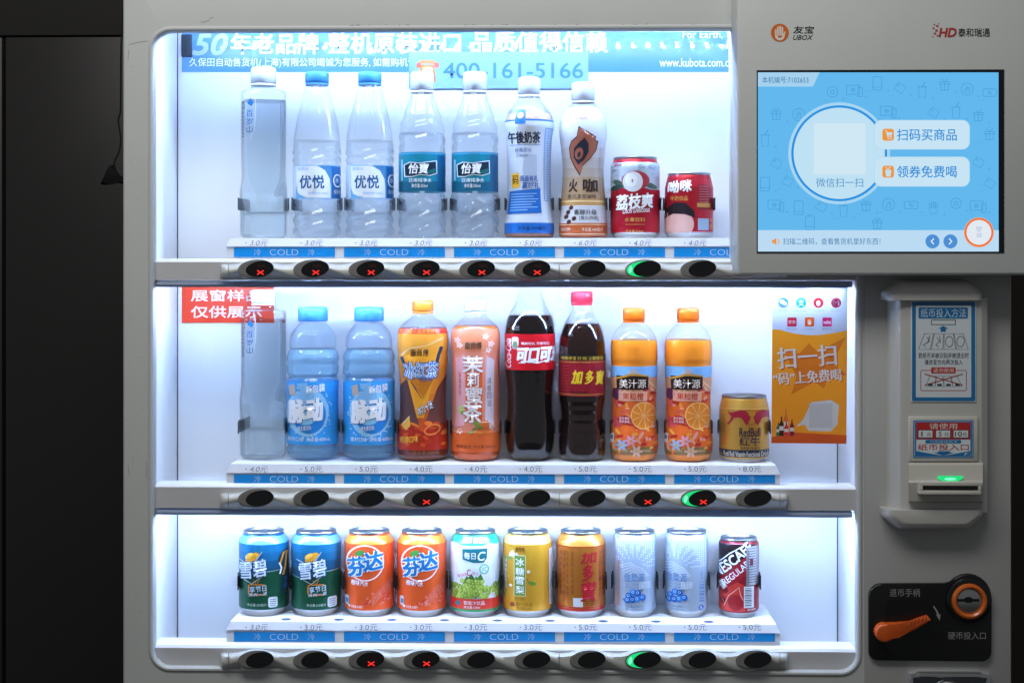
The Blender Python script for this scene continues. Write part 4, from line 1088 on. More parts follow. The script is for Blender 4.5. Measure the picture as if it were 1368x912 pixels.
A.line([(836, 299.5), (861, 299.5)], .5, ink('#d9a85a'), l=4); A.text('净含量:330ml', 836, 306.5, 859, 310, ink('#d9a85a'), l=4); A.text('果肉', 820, 217.8, 831, 222, ink('#b0203a'), l=4)
d.print(A, clip='band')
# red milk drink can: cartoon figure left out, a plain rounded patch stands in its place
d = can('short red milk drink can beside the screen housing on the top shelf', 920.5, 0, 230, 32.3, 28.5, 251, 317.5, '#b81a2c', steps=3)
A = Art(); A.text('呦咪', 892, 240.5, 924, 257, W, .035, .1, -4); A.text('牛奶饮品', 896, 261.5, 919, 268, ink('#d9a04a'), .015)
A.ell(905, 299, 22, 19, ink('#e0b4ac'), 0, l=1); A.poly([(886, 292), (890, 278), (902, 270), (916, 271), (927, 281), (929, 291), (915, 286), (900, 285)], ink('#231a22'), l=2)
d.band(A, 310.5, 317, SILV, l=3)
A.rect(932, 246, 947.5, 280, ink('#8e1222'), l=1)
for i in range(9): A.line([(933.5, 249 + i * 3.4), (946.5, 249 + i * 3.4)], .9, ink('#c0656a'), l=2)
A.rect(931, 271, 948, 276.5, ink('#c89048'), l=3); A.rect(932, 291.5, 946, 307, ink('#9cb8d4'), l=1); A.vtext('牛奶', 947.5, 290, 951, 306, ink('#d9a04a'))
d.print(A, clip='band')

# blue sports drink --------------------------------------------------------------
for cx, off, lab in ((418, 0, 'blue labelled sports drink bottle with blue cap, next to the tall square bottle'), (493, 9, 'blue labelled sports drink bottle with a torn seal on its blue cap')):
    d = Drink('sports_drink_bottle', lab, 'bottle', cx, 1, [(431, 16.5), (436, 21), (446, 28), (455, 30.8), (464, 31), (468, 30), (473, 33), (481, 34.8), (488, 33.2), (492, 34.5), (501, 34.5), (506, 31.8), (511, 34.2), (540, 34), (570, 34), (597, 34.2), (600, 32.8), (605, 34.8), (611, 34), (618, 24)], group='blue sports drink bottles')
    d.lathe('bottle_body', PETB, 431, 618); d.lathe('drink', WATERB, 468, 617, inset=.9); c_ = d.cap(410.5, 429.5, 19.7, CAPB, ring=False)
    x = cx - 418 + off; A = Art(); b0 = ink('#36a2ea'); b1 = ink('#8ed0f4'); b2 = ink('#2382d2')
    d.band(A, 511.5, 597, b0, l=0)
    A.ell(411 + x, 553, 28, 33, ink('#9cd0f4'), l=1); A.ell(411 + x, 553, 25.5, 30.5, b1, l=2); A.ell(413 + x, 556, 22, 26, b2, l=3); A.ell(408 + x, 548, 20, 22, b1, l=4)
    random.seed(int(cx))
    for i in range(60):
        a_ = random.uniform(0, 6.28); r_ = random.uniform(.95, 1.25); A.ell(411 + x + 26 * r_ * math.cos(a_), 553 + 31 * r_ * math.sin(a_), random.uniform(.5, 1.3), random.uniform(.5, 1.4), ink('#b8dcf6'), n=8, l=4.2)
    A.poly([(397 + x, 514), (411 + x, 512.5), (412 + x, 522), (419 + x, 530), (419 + x, 545), (392 + x, 545), (392 + x, 534), (399 + x, 524)], ink('#86bfee'), l=5)
    A.text('脉动', 384 + x, 535, 432 + x, 567.5, ink('#1a60b4'), .06, .12, -6, l=6); A.text('脉动', 384 + x, 534, 432 + x, 566.5, W, .045, .12, -6, l=7.2)
    A.poly([(386 + x, 518), (394 + x, 514), (396 + x, 528), (388 + x, 531)], ink('#b9a79c'), l=6); A.text('新包装', 408 + x, 515, 434 + x, 526, W, .03, .2, -8, l=8.2)
    A.text('维生素饮料', 398 + x, 571, 416 + x, 577.5, W, .01, 0, -6, l=6); A.text('青柠口味  净含量:600mL', 385 + x, 586.5, 441 + x, 592.5, W, .015, l=6)
    d.print(A, clip='band')
    if off:
        bm = bmesh.new(); f0 = lambda px, py: at(px, py, PY0 - 19.9 * d.k) - d.o
        P = [(493, 432), (499, 424), (504, 416), (508, 409), (509, 416), (511, 413), (510, 424), (506, 430), (500, 433)]
        vs = [bm.verts.new(f0(*p) + Vector((0, (-.002 - .002 * (i % 3)), 0))) for i, p in enumerate(P)]; bmesh.ops.triangulate(bm, faces=[bm.faces.new(vs)])
        obj('torn_seal', bm, clear_mat('film', (.9, .95, 1), 1.8, .1), d.root, recalc=False)

# iced tea -----------------------------------------------------------------------------
d = Drink('iced_tea_bottle', 'orange and red lemon iced tea bottle with orange cap on the middle shelf', 'bottle', 565, 1, [(417, 13), (423, 15), (430, 23), (436, 29), (442, 32.3), (455, 33.5), (470, 33.3), (474, 32.4), (482, 33), (500, 31.2), (530, 30), (555, 30.5), (575, 32.6), (590, 34), (605, 34), (612, 33), (618.5, 28)], ref=32)
d.lathe('bottle_body', PET, 417, 618.5); d.lathe('tea', M('#7a2408', .12, coat=.4), 440, 617, inset=.8); d.cap(401.5, 416, 14.4, M('#e8862a', .35))
A = Art(); am = ['#e89a34', '#ea952c', '#e88c28', '#e28224', '#d97622', '#cc6020', '#bd4c1e']
yy = [446.5, 470, 490, 510, 528, 545, 560, 575]
for i, c_ in enumerate(am): d.band(A, yy[i], yy[i + 1], ink(c_), l=0)
d.band(A, 439.5, 446.5, ink('#c8321e'), l=0); A.text('买一赠一 天天有好礼', 535, 440.5, 585, 445.8, ink('#f0a84a'), .02, l=1)
d.band(A, 575, 604, ink('#b42c18'), l=0); d.band(A, 604, 612, ink('#5e1c10'), l=0)
A.poly([(531, 520), (545, 505), (560, 570), (535, 580)], ink('#5a3a3a'), l=1); A.poly([(585, 520), (598, 500), (597, 570), (566, 572)], ink('#6a3a34'), l=1)
A.poly([(536, 478), (592, 462), (566, 560), (557, 560)], ink('#e89a28'), l=2); A.line([(537, 476), (548, 466), (570, 462), (590, 452)], [3, 1.5, 1, 3], ink('#e2c08a'), l=2.5)
A.line([(538, 478), (550, 512), (563, 534)], [4, 2.5, .6], ink('#1a3050'), l=3); A.line([(588, 464), (578, 500), (565, 534)], [4.5, 3, .6], ink('#1a3050'), l=3.2)
A.poly([(545, 506), (584, 500), (566, 533)], ink('#cf7a1c'), l=3.4)
A.text('康师傅', 549, 467, 572, 477, ink('#201a18'), .02, .05, l=4)
A.text('冰红茶', 538.5, 483, 586, 508.5, ink('#1b4f8c'), .09, .05, -2, l=5); A.text('冰红茶', 540, 484.5, 584.5, 507, ink('#dfeaf6'), .045, .05, -2, l=6.2); A.text('冰红茶', 540.5, 485, 584, 506.5, ink('#2f74bc'), .004, .05, -2, l=7.2)
A.text('柠檬味', 560, 505, 578, 511, ink('#2a5a9a'), .02, .2, -4, l=8); A.text('冰力十足', 556, 541, 580, 553, ink('#15181f'), .06, .2, -28, l=8); A.text('冰力十足', 556, 541, 579, 552, ink('#d8e4f2'), .02, .2, -28, l=9.2)
random.seed(9)
for i in range(26):
    x, y = random.uniform(533, 597), random.uniform(566, 600); A.ell(x, y, random.uniform(3, 9), random.uniform(1.5, 4), ink(('#c23a1c', '#d8501e', '#a8241a', '#e0702a')[i % 4]), random.uniform(-40, 40), 16, l=3 + i * .03)
A.ring(577, 576, 10, 6, 2.2, ink('#e07838'), -20, l=4.5); A.poly([(537, 571), (547, 558), (549, 571), (544, 577)], ink('#e0a848'), l=5); A.line([(537, 571), (547, 558)], 1, ink('#f2dc9a'), l=6)
A.text('柠檬口味', 537, 585, 559, 594, ink('#e8b83a'), .03, .15, -8, l=6); A.text('净含量:500mL', 552, 604.5, 586, 609.5, ink('#a86a3a'), l=2)
d.print(A, clip='band')

# jasmine honey tea ------------------------------------------------------------------
d = Drink('jasmine_tea_bottle', 'peach coloured honey tea bottle with white cap on the middle shelf', 'bottle', 635.5, 1, [(417, 13.5), (423, 15.5), (430, 22), (436, 28), (442, 31.5), (455, 32.6), (464, 32.6), (468, 31.8), (485, 31.5), (520, 31.2), (560, 31.4), (572, 32.5), (577, 31.8), (582, 33), (600, 33), (612, 32), (618.5, 28)], ref=31.8)
d.lathe('bottle_body', PET, 417, 618.5); d.lathe('tea', M('#e0622a', .15, coat=.4), 436, 617, inset=.8); d.cap(401.5, 416, 14.4, CAPW)
A = Art(); d.band(A, 440, 470, ink('#e98a62'), l=0); d.band(A, 470, 580, ink('#e4896e'), l=0); d.band(A, 580, 607, ink('#e2662e'), l=0)
pk = ink('#dfa0a4')
for x0, x1 in ((609, 621), (648, 652)): A.poly([(x0, 480), (x1, 474), (x1, 570), (x0, 574)], pk, l=1)
A.poly([(650, 476), (660, 482), (659, 570), (648, 564)], ink('#dccad2'), l=2); A.vtext('清香四溢', 650.5, 505, 656, 545, ink('#6a5a58'))
A.rect(622.5, 478, 644, 565, ink('#dc5a20'), 4, l=2)
for i, ch in enumerate('茉莉蜜茶'):
    bx_ = ((618, 476, 646, 500), (624, 498, 641, 519), (622, 518, 645, 541), (619, 540, 644, 567))[i]
    A.text(ch, *bx_, ink('#8e4a30'), .05, l=3); A.text(ch, bx_[0], bx_[1] - .5, bx_[2] - .5, bx_[3] - .5, ink('#e9dcd8'), .025, l=4.2)
A.text('康师傅', 621.5, 457, 643, 467, ink('#4a3a2a'), .025, .05, l=3)
random.seed(4)
for x, y in ((648, 450), (655, 460), (615, 462), (652, 468), (612, 455), (656, 572), (615, 578)):
    for a_ in range(5): A.ell(x + 2.6 * math.cos(a_ * 1.257), y + 2.6 * math.sin(a_ * 1.257), 2, 1.4, ink('#edc9bc'), a_ * 72, 10, l=2.5 + a_ * .05)
A.ell(616, 548, 3.5, 5, ink('#b8c070'), 20, l=3); A.ell(619, 553, 4, 2.4, ink('#7a9a4a'), -20, l=3.2); A.ell(638, 569, 8, 3, ink('#6a8a3a'), 40, l=3); A.ell(632, 577, 7, 2.2, ink('#86a04a'), -40, l=3.2)
A.poly([(640, 563), (651, 563), (652, 567), (654, 578), (649, 582), (640, 582), (637, 577), (641, 567)], ink('#c4602a'), l=3.5); A.rect(641, 564.5, 651, 566.5, ink('#e8b08a'), l=4); A.ell(646, 579, 10, 3, ink('#d8741e'), l=3.4)
A.text('茉莉蜜茶 净含量:500mL', 611, 596.5, 661, 601, ink('#7a3a20'), l=2)
A.vtext('蜂蜜茶香', 613, 498, 616.5, 530, ink('#c45a4a'))
d.print(A, clip='band')

# cola -----------------------------------------------------------------------------------
d = Drink('cola_bottle', 'cola bottle with red label whose neck goes up behind the shelf', 'bottle', 708, 1, [(378, 12.5), (384, 13), (398, 17), (408, 21), (418, 26.5), (430, 31), (441, 33), (448, 33.5), (494, 33.5), (500, 32.8), (530, 30.3), (550, 30.5), (572, 32.5), (590, 33), (604, 32), (612, 30), (618, 25)],
          wob=lambda py, a: -(max(0, (py - 588) / 30) ** 1.5) * 3.2 * (.5 + .5 * math.cos(5 * a)) if py > 588 else 0)
d.lathe('bottle_body', PET, 378, 618); d.lathe('cola', M('#0a0303', .08, coat=.6), 422, 616, inset=.7); d.cap(362, 377, 14, M('#c01820', .35))
A = Art(); d.band(A, 447, 495.5, ink('#cc0f1e'), l=0)
A.text('可口可乐', 690.5, 463, 752, 485.5, W, .045, .25, -2, l=1); A.line([(693, 486), (705, 483.5), (718, 485.5), (735, 481)], [.8, 1.8, 1.8, .8], W, l=2.2)
A.text('Coca-Cola', 660, 469, 699, 477, W, .02, .3, rot=-90, l=1)
A.rect(684.5, 451, 693, 467, ink('#e6e2de'), 2, l=1); A.rect(686, 457, 691.5, 463, ink('#7a9a6a'), 1, l=2)
A.text('畅爽时刻, 尽享可口', 697, 457.5, 733, 461.5, W, .02, l=3)
for i in range(3): A.line([(684, 437 + i * 2.4), (694, 436.4 + i * 2.4)], .6, ink('#6a6a72'), l=0)
d.print(A, clip='band')
# herbal tea bottle ------------------------------------------------------------------------
d = Drink('herbal_tea_bottle', 'dark herbal tea bottle with maroon label and pink red cap', 'bottle', 777.5, 1, [(406, 13.3), (414, 13.8), (420, 16), (430, 21.5), (440, 26), (455, 30), (470, 31), (530, 31), (536, 30.8), (548, 29), (565, 28), (580, 30), (595, 31.6), (610, 31), (618, 27)],
          wob=lambda py, a: .6 * math.sin(py / 13 * 2 * PI) * max(0, math.cos(a)) if 540 < py < 592 else 0)
d.lathe('bottle_body', PET, 406, 618); d.lathe('herbal_tea', M('#1c0604', .1, coat=.6), 433, 616, inset=.7); d.cap(389.5, 404.5, 14.4, M('#d8283c', .35))
A = Art(); d.band(A, 475.5, 482.5, ink('#120a0c'), l=0); d.band(A, 482.5, 530.5, ink('#8c1224'), l=0); d.band(A, 484, 484.8, ink('#c89a3a'), l=1); d.band(A, 527.5, 528.3, ink('#c89a3a'), l=1)
A.text('喝加多宝 扫“码”上赢惊喜', 750, 476.8, 806, 481.4, ink('#e0b83a'), .03, l=1); ye = ink('#e8c42a')
for ch, a_, b_ in (('加', 763, 779), ('多', 781, 793), ('寶', 795, 807)): A.text(ch, a_, 495 + (a_ - 763) * .02, b_, 514 + (ch == '寶') * 1, ye, .04, .2, l=2)
for i in range(9): A.line([(749.5, 490 + i * 4), (760, 490 + i * 4)], .7, ink('#b04a3a'), l=1)
A.text('净含量:550毫升', 763, 523, 787, 527, ink('#2c0a10'), l=2)
for y in (440, 446): A.text('加多宝集团', 757, y, 764, y + 3, ink('#6a5a58'), l=0)
d.print(A, clip='band')
# orange juice ------------------------------------------------------------------------------
JUICE = M('#ff9322', .25, coat=.3, name='orange_juice')
for cx, lab in ((847, 'orange juice bottle with dark name plate, next to the dark maroon bottle'), (919.5, 'orange juice bottle with dark name plate, next to the short gold can')):
    d = Drink('juice_bottle', lab, 'bottle', cx, 1, [(429, 13.8), (434, 17), (440, 22.5), (447, 27), (455, 30.3), (465, 31.6), (480, 31.8), (487, 31), (491, 31), (510, 30.4), (540, 29), (566, 29), (580, 31), (595, 32), (610, 31), (618, 27)], ref=30.5, group='orange juice bottles',
              wob=lambda py, a: -(max(0, (py - 604) / 14)) * 2 * (.5 + .5 * math.cos(6 * a)) if py > 604 else 0)
    d.lathe('bottle_body', PET, 429, 618); d.lathe('juice', JUICE, 455.5, 617, inset=.7); d.cap(411.5, 428, 14.8, M('#ea6a14', .35))
    x = cx - 847; A = Art(); random.seed(21)
    d.band(A, 490, 505, ink('#7fb2e2'), l=0); d.band(A, 505, 525, ink('#d2946a'), l=0); d.band(A, 525, 598, ink('#ea6a26'), l=0); d.band(A, 598, 609, ink('#8a6a3a'), l=0)
    for i in range(9): A.poly([(846 + x, 492), (816 + i * 8 + x, 525), (820 + i * 8 + x, 525)], ink('#e6b68a'), l=.5 + i * .02)
    for i in range(90):
        px, py = random.uniform(815, 880), random.uniform(520, 603); a_ = random.uniform(0, 180)
        A.ell(px + x, py, random.uniform(2.5, 7), random.uniform(1.2, 2.6), ink(('#e8702a', '#d83a26', '#f09a3a', '#c22e2a', '#e8a08a', '#d85a5a', '#f2b04a')[i % 7]), a_, 12, l=1 + i * .02)
    A.ell(860 + x, 556, 17.5, 18.5, ink('#f0c078'), l=3); A.ell(860 + x, 556, 16, 17, ink('#ec8a2a'), l=3.3)
    for i in range(9):
        a_ = i * 40 * PI / 180; A.line([(860 + x, 556), (860 + x + 15.5 * math.cos(a_), 556 + 16.5 * math.sin(a_))], [.4, 1.1], ink('#f4c884'), l=3.6 + i * .03)
    for cx_, cy_, c1 in ((843, 590, '#e8a0b0'), (832, 596, '#9ab0d0'), (850, 604, '#e8c0b0'), (825, 565, '#e0486a')):
        for a_ in range(6): A.ell(cx_ + x + 4.4 * math.cos(a_ * 1.047), cy_ + 4.4 * math.sin(a_ * 1.047), 3.8, 1.9, ink(c1), a_ * 60, 12, l=4.2 + a_ * .03)
        A.ell(cx_ + x, cy_, 1.6, 1.6, ink('#e8b02a'), n=10, l=4.6)
    A.ell(834 + x, 562, 10, 6, ink('#c83232'), l=4.8); A.text('更多果粒', 827 + x, 558, 841 + x, 561.8, W, .02, l=5.4); A.text('更多美味', 827 + x, 562.4, 841 + x, 566.2, W, .02, l=5.4)
    A.rect(824.5 + x, 502.5, 865.5 + x, 521, ink('#26120f'), l=5); A.poly([(824.5 + x, 505), (845 + x, 499.5), (865.5 + x, 502), (865.5 + x, 504), (845 + x, 502), (824.5 + x, 507.5)], ink('#c8922a'), l=6)
    A.text('美汁源', 828 + x, 507, 862.5 + x, 519, ink('#eee0d0'), .012, l=6.2)
    A.rect(826.5 + x, 523.5, 864.5 + x, 536.5, ink('#e8a890'), l=5); A.text('果粒橙', 832 + x, 525.5, 860 + x, 534.5, ink('#d0401c'), .025, l=6)
    A.poly([(819 + x, 522), (825 + x, 518), (829 + x, 528), (824 + x, 536), (818 + x, 532)], ink('#5a2a50'), l=4.9)
    A.text('橙汁饮料 净含量:450mL', 822 + x, 601, 868 + x, 605, ink('#e0c8a0'), .01, l=6)
    A.rect(816.5 + x, 581, 822 + x, 594, ink('#e4e4e4'), l=6); A.rect(817.5 + x, 584, 821 + x, 589, ink('#6a7a8a'), l=7)
    d.print(A, clip='band')
# gold energy drink can -------------------------------------------------------------------------
d = can('short gold energy drink can with two red bulls at the end of the middle shelf', 994, 1, 529.5, 32.8, 29.5, 549, 617.5, '#cc9a42', steps=3, metal=.45, silver_from=614)
A = Art(); nv = ink('#122138'); rb = ink('#9c1630')
d.band(A, 546, 547, ink('#e8c070', .7), l=0)
bull = [(973, 549), (976, 551.5), (983, 550), (990, 547.8), (996, 548.5), (999.5, 552), (1001.3, 556.5), (1002.8, 555.5), (1001.8, 559.5), (1000.5, 563), (998, 562), (996.5, 557.5), (995.5, 560), (999, 566), (997, 568), (992.5, 561), (991, 558.8), (986, 557.5), (981, 558.5), (978, 563), (974, 568), (971.5, 567.5), (976, 561.5), (977.5, 556.5), (974.5, 553.5)]
A.ell(1002.5, 557, 9.5, 9.5, ink('#d6a83e', .6), l=0); A.ring(1002.5, 557, 9.5, 9.5, .5, rb, l=.5)
A.poly(bull, rb, l=1); A.poly([(2 * 1004.2 - a_, b_) for a_, b_ in bull][::-1], rb, l=1)
A.text('RedBull', 988, 571.5, 1015, 583.5, nv, .03, l=1); A.text('红牛', 988, 584, 1014.5, 595.5, nv, .03, l=1); A.text('净含量:250毫升', 989, 597, 1015, 601, nv, .01, l=1)
d.band(A, 601.5, 611.3, nv, l=0); A.text('Red Bull Vitamin Functional Drink', 967.5, 603.3, 1026, 610.2, ink('#dcd6c4'), .02, l=1)
for j in range(3):
    for i in range(13): A.line([(964.5 + j * 2, 556 + i * 3.2), (966 + j * 2, 556 + i * 3.2)], .9, ink('#a03a2a'), l=0)
d.print(A, clip='band')

# bottom shelf cans ----------------------------------------------------------------------------
def blob_text(A, t, x0, y0, x1, y1, fill, edge, b=.03, sh=0, rot=0, l=5):
    g_ = (y1 - y0) * .035
    A.text(t, x0 - g_, y0 - g_, x1 + g_, y1 + g_, edge, b + .045, sh, rot, l=l); A.text(t, x0, y0, x1, y1, fill, b, sh, rot, l=l + 1.2)
for cx, dx, lab in ((352.5, 0, 'blue and green lemon soda can at the left end of the bottom shelf'), (422.5, 79, 'blue and green lemon soda can touching the orange cans, second on the bottom shelf')):
    d = can(lab, cx, 2, 711.5, 32.6, 26.8, 728, 826, '#1d62a8', group='lemon soda cans')
    A = Art(); gb = ['#2078a4', '#1c6c98', '#1a5c80', '#184e68', '#174858', '#164648', '#15463c', '#144a34']
    d.band(A, 717, 728, ink('#6fb0d4', .4), l=0)
    for i, c_ in enumerate(gb): d.band(A, 728 + i * 11.2, 739.2 + i * 11.2, ink(c_, .4), l=0)
    lo = [(cx - 50, 768), (322 + dx, 774), (345 + dx, 766), (375 + dx, 764), (cx + 50, 764), (cx + 50, 817), (cx - 50, 817)]
    A.poly(lo, ink('#125238', .4), l=1); A.line(lo[:5], 1.4, ink('#8fa8a8', .5), l=2)
    A.ell(338 + dx, 746, 10.5, 5.5, ink('#e0982a'), -38, l=3); A.line([(318 + dx, 749), (330 + dx, 754), (341 + dx, 751), (350 + dx, 738)], [1, 2.5, 2, .8], ink('#c4ccd0', .5), l=4)
    A.ell(334 + dx, 743.5, 6, 3, ink('#eebb4e'), -38, l=5)
    blob_text(A, '雪碧', 321 + dx, 750, 357 + dx, 774, ink('#ccd8e2'), ink('#123f66'), .015, .2, -12, l=6)
    A.line([(326 + dx, 776), (337 + dx, 782), (352 + dx, 770)], 1, ink('#c4ccd0', .5), l=4)
    A.frame(333 + dx, 783, 355 + dx, 797, 1.4, ink('#d8822a'), 3, l=4); A.line([(340 + dx, 777), (343 + dx, 783), (347 + dx, 776)], .8, ink('#d8822a'), l=5); blob_text(A, '享节日', 334 + dx, 784.5, 356 + dx, 793, ink('#c2d8e8'), ink('#164468'), .02, .1, -8, l=6); A.text('清爽一夏', 333 + dx, 794, 357 + dx, 798.5, ink('#c2d8e8'), .01, .1, -6, l=8)
    A.rect(358 + dx, 800.5, 370 + dx, 815, ink('#d4dade'), 3, l=4)
    for i in range(4): A.line([(360 + dx, 804 + i * 2.8), (368 + dx, 804 + i * 2.8)], .9, ink('#6f8290'), l=5)
    A.text('净含量:330毫升', 331 + dx, 809, 356 + dx, 813, ink('#b8ccc0'), l=4)
    if dx == 0:
        A.poly([(371, 748), (377, 738), (384, 736), (384, 792), (373, 798), (376, 778)], ink('#18303c'), l=3); A.line([(373, 757), (378, 741), (382, 739), (380, 760), (377, 772)], 2.4, ink('#d8922a'), l=4); A.line([(372, 754), (375, 762), (373, 770)], 2, W, l=5); A.vtext('大奖', 378, 773, 383.5, 792, ink('#3f8ac8'))
    d.print(A, clip='band')
for cx, dx, lab in ((493.5, 0, 'orange soda can with blue lettering, next to the second green can'), (563.5, 73.3, 'orange soda can with blue lettering, left neighbour of the grape can')):
    d = can(lab, cx, 2, 711.5, 32.6, 26.8, 728, 826, '#e2521c', group='orange soda cans')
    A = Art(); random.seed(int(cx))
    d.band(A, 717, 728, ink('#f08a34', .3), l=0); d.band(A, 728, 817, ink('#f0602a', .3), l=0)
    A.ring(487.7 + dx, 753, 24, 24, 1.8, ink('#f0d8d0'), l=1, n=56)
    A.ell(481 + dx, 739.5, 6.5, 3.8, ink('#4a8a3c'), -18, l=2)
    for ch, bx_ in (('芬', (464.5, 745, 489.5, 771)), ('达', (484, 737, 512, 763))):
        blob_text(A, ch, bx_[0] + dx, bx_[1], bx_[2] + dx, bx_[3], ink('#1c6ca6'), ink('#e6ecf0'), .035, .2, -10, l=4)
    A.text('橙味汽水', 470 + dx, 777, 492 + dx, 784, W, .03, 0, 5, l=3)
    for i in range(60):
        t = random.random(); px = 490 + 34 * t + random.uniform(-8, 6); py = 812 - 38 * t * random.random() - random.uniform(0, 6)
        A.ell(px + dx, py, random.uniform(.4, 1.8), random.uniform(.4, 1.8), ink(('#e87a6a', '#ea8f7e', '#d83a3a')[i % 3]), n=10, l=2 + (i % 5) * .05)
    for i in range(7): A.line([(497 + dx, 812 - i * 2), (508 + dx, 800 - i * 2), (522 + dx, 792 - i * 2.4)], .6, ink('#e8806a'), l=2.4 + i * .03)
    A.rect(462 + dx, 799, 467 + dx, 812, ink('#d4dade'), 1.5, l=3); A.rect(463 + dx, 803, 466.5 + dx, 809, ink('#4a86b8'), l=4); A.ell(467.5 + dx, 812.5, 1.8, 1.8, W, n=12, l=5); A.text('净含量:330毫升', 470 + dx, 811, 485 + dx, 815, W, .01, l=3)
    d.print(A, clip='band')
# grape juice can
d = can('white grape juice can with green top and red band on the bottom shelf', 635, 2, 711.5, 32.6, 26.8, 728, 826, '#2fa982')
A = Art(); random.seed(8); te = ink('#176a70'); d.band(A, 717, 729, ink('#2fae86', .3), l=0); d.band(A, 729, 802, ink('#e6ebf1', .15), l=0)
A.poly([(cx_, y_) for cx_, y_ in ((590, 733), (606, 726), (620, 730), (636, 733), (652, 726), (666, 730), (680, 735), (680, 742), (590, 742))], ink('#e6ebf1', .15), l=1)
A.text('100%', 617, 717.5, 630, 726, W, .03, .2, l=2); A.text('鲜果汁', 632, 717.5, 655, 726.5, W, .03, .2, l=2)
A.poly([(618, 734), (632, 733.4), (650.5, 733), (650, 746), (646, 752), (632, 752), (618.5, 748)], te, l=2); A.text('每日', 620.5, 738, 635.5, 747.5, W, .03, l=3); A.text('C', 638, 737, 648, 749.5, W, .04, .2, l=3)
A.ell(646.5, 761, 6.5, 7, ink('#7fb8a0'), l=2); A.ell(646.5, 761, 4.6, 5, ink('#d3e6da'), l=3); A.text('VC', 643, 758, 650, 764, ink('#3a7a70'), l=4)
rd2 = ink('#c8283a'); A.text('每日补充', 612, 767, 624, 772, rd2, .02, 0, -18, l=2); A.text('C', 624, 761, 629, 770, rd2, .06, .1, l=2); A.text('足足一天', 630.5, 764.5, 639, 769, rd2, .01, 0, 12, l=2)
for i in range(4): A.poly([(618 + i * 6, 780 - (i % 2) * 5), (624 + i * 6, 770 - (i % 2) * 3), (632 + i * 5, 778), (626 + i * 6, 785)], ink(('#4a7a2a', '#38641f', '#5a8a34', '#466f28')[i]), l=2 + i * .1)
for i in range(150):
    px, py = random.uniform(601, 669), random.uniform(782, 800)
    if i > 80: px, py = random.gauss(631, 7), random.uniform(776, 798)
    c_ = ('#7f9a2e', '#95ad3c', '#a8bd50', '#6f8c2a')[i % 4]; A.ell(px, py, 2.9, 3, ink(c_), n=14, l=3 + i * .012)
    A.ell(px - .8, py - .9, .9, .9, ink('#c8d88a'), n=8, l=3.006 + i * .012)
d.band(A, 801.5, 815.5, ink('#d8382a', .2), l=6); d.band(A, 815.5, 819, ink('#2f8a4a', .2), l=6)
A.text('葡萄汁饮品', 620, 804, 647, 809.5, W, .03, l=7); A.text('净含量:310ml', 620, 810.5, 641, 814.5, W, .01, l=7); A.ell(612.5, 808, 3, 3.4, te, n=14, l=7)
d.print(A, clip='band')
# pear can
d = can('golden yellow pear drink can with a green name strip on the bottom shelf', 705, 2, 711.5, 32.6, 26.8, 728, 826, '#d8a23a')
A = Art(); d.band(A, 717, 728, ink('#e6c27a', .4), l=0); d.band(A, 728, 817, ink('#d99f2e', .35), l=0); gp = ink('#6a8a2e')
A.text('康师傅', 689, 731, 701, 737.5, ink('#6a3a1a'), .02, .05, l=1)
A.rect(687, 742, 702.3, 797.5, ink('#d8d4a0'), l=1); A.rect(687.8, 742.8, 701.5, 796.7, gp, l=2)
A.vtext('冰糖雪梨', 689.3, 745, 700.3, 795, W, .02)
A.ell(684, 742, 3, 6, ink('#ebe6da'), 20, l=1); A.ell(682, 747, 4, 2.4, ink('#8aa04a'), -30, l=2); A.ell(711, 780, 5, 2.6, ink('#5f8a34'), 15, l=1); A.line([(704.5, 773), (706, 779)], .8, ink('#7a4a1a'), l=1)
for x, y in ((706, 764), (683, 784), (690, 741)): A.ell(x, y, 2.2, 2, ink('#ebe6da'), n=12, l=2.5)
A.text('果汁饮料', 688, 799.5, 701, 803, ink('#7a5a1a'), l=1); A.text('梨汁饮品', 690, 806, 711, 811, ink('#7a5a1a'), .015, l=1); A.text('净含量:310ml', 690, 812, 711, 816, ink('#7a5a1a'), .01, l=1); A.ell(685, 809.5, 3, 3.2, ink('#8a3a1a'), n=14, l=1)
A.rect(733, 735, 738, 812, ink('#dfe3e6'), l=1); A.rect(672, 745, 677, 800, ink('#8a8a4a'), l=1); A.vtext('冰糖雪梨饮品', 675, 748, 678, 790, W)
d.print(A, clip='band')
# herbal tea can
d = can('amber herbal tea can with red upright characters on the bottom shelf', 776, 2, 711.5, 32.3, 26.8, 730, 826, '#c87a2e', metal=.6)
A = Art(); re_ = ink('#a81c24'); dk2 = ink('#6a2a16')
d.band(A, 717, 730, ink('#d6923e', .5), l=0); d.band(A, 730, 817, ink('#bd7026', .55), l=0); A.rect(796, 731, 812, 817, ink('#b8642a', .45), l=1); A.rect(740, 731, 756, 817, ink('#b86a2a', .45), l=1)
d.band(A, 812, 813.2, re_, l=2); d.band(A, 814.5, 817.5, re_, l=2); d.band(A, 730.5, 731.3, re_, l=2)
for ch, bx_ in (('加', (775, 737.5, 797.5, 753)), ('多', (777, 754, 793, 777)), ('寶', (774.5, 777, 796.5, 804))): A.text(ch, *bx_, re_, .04, .15, -4, l=3)
for x, n_ in ((757, 8), (763.5, 8), (748.5, 8), (753, 7)): A.vtext('清热降火草本植物饮料'[:n_], x, 736, x + 3, 798 if x != 763.5 else 796, dk2)
for x in (799.5, 803.5): A.vtext('净含量三百一十毫升', x, 736, x + 2.6, 800, ink('#6a1a16'))
A.rect(766, 799.5, 778.5, 811.5, ink('#c2c8c8'), l=3)
for i in range(3): A.line([(782, 804 + i * 2.6), (797, 804 + i * 2.6)], .8, dk2, l=3)
d.print(A, clip='band')
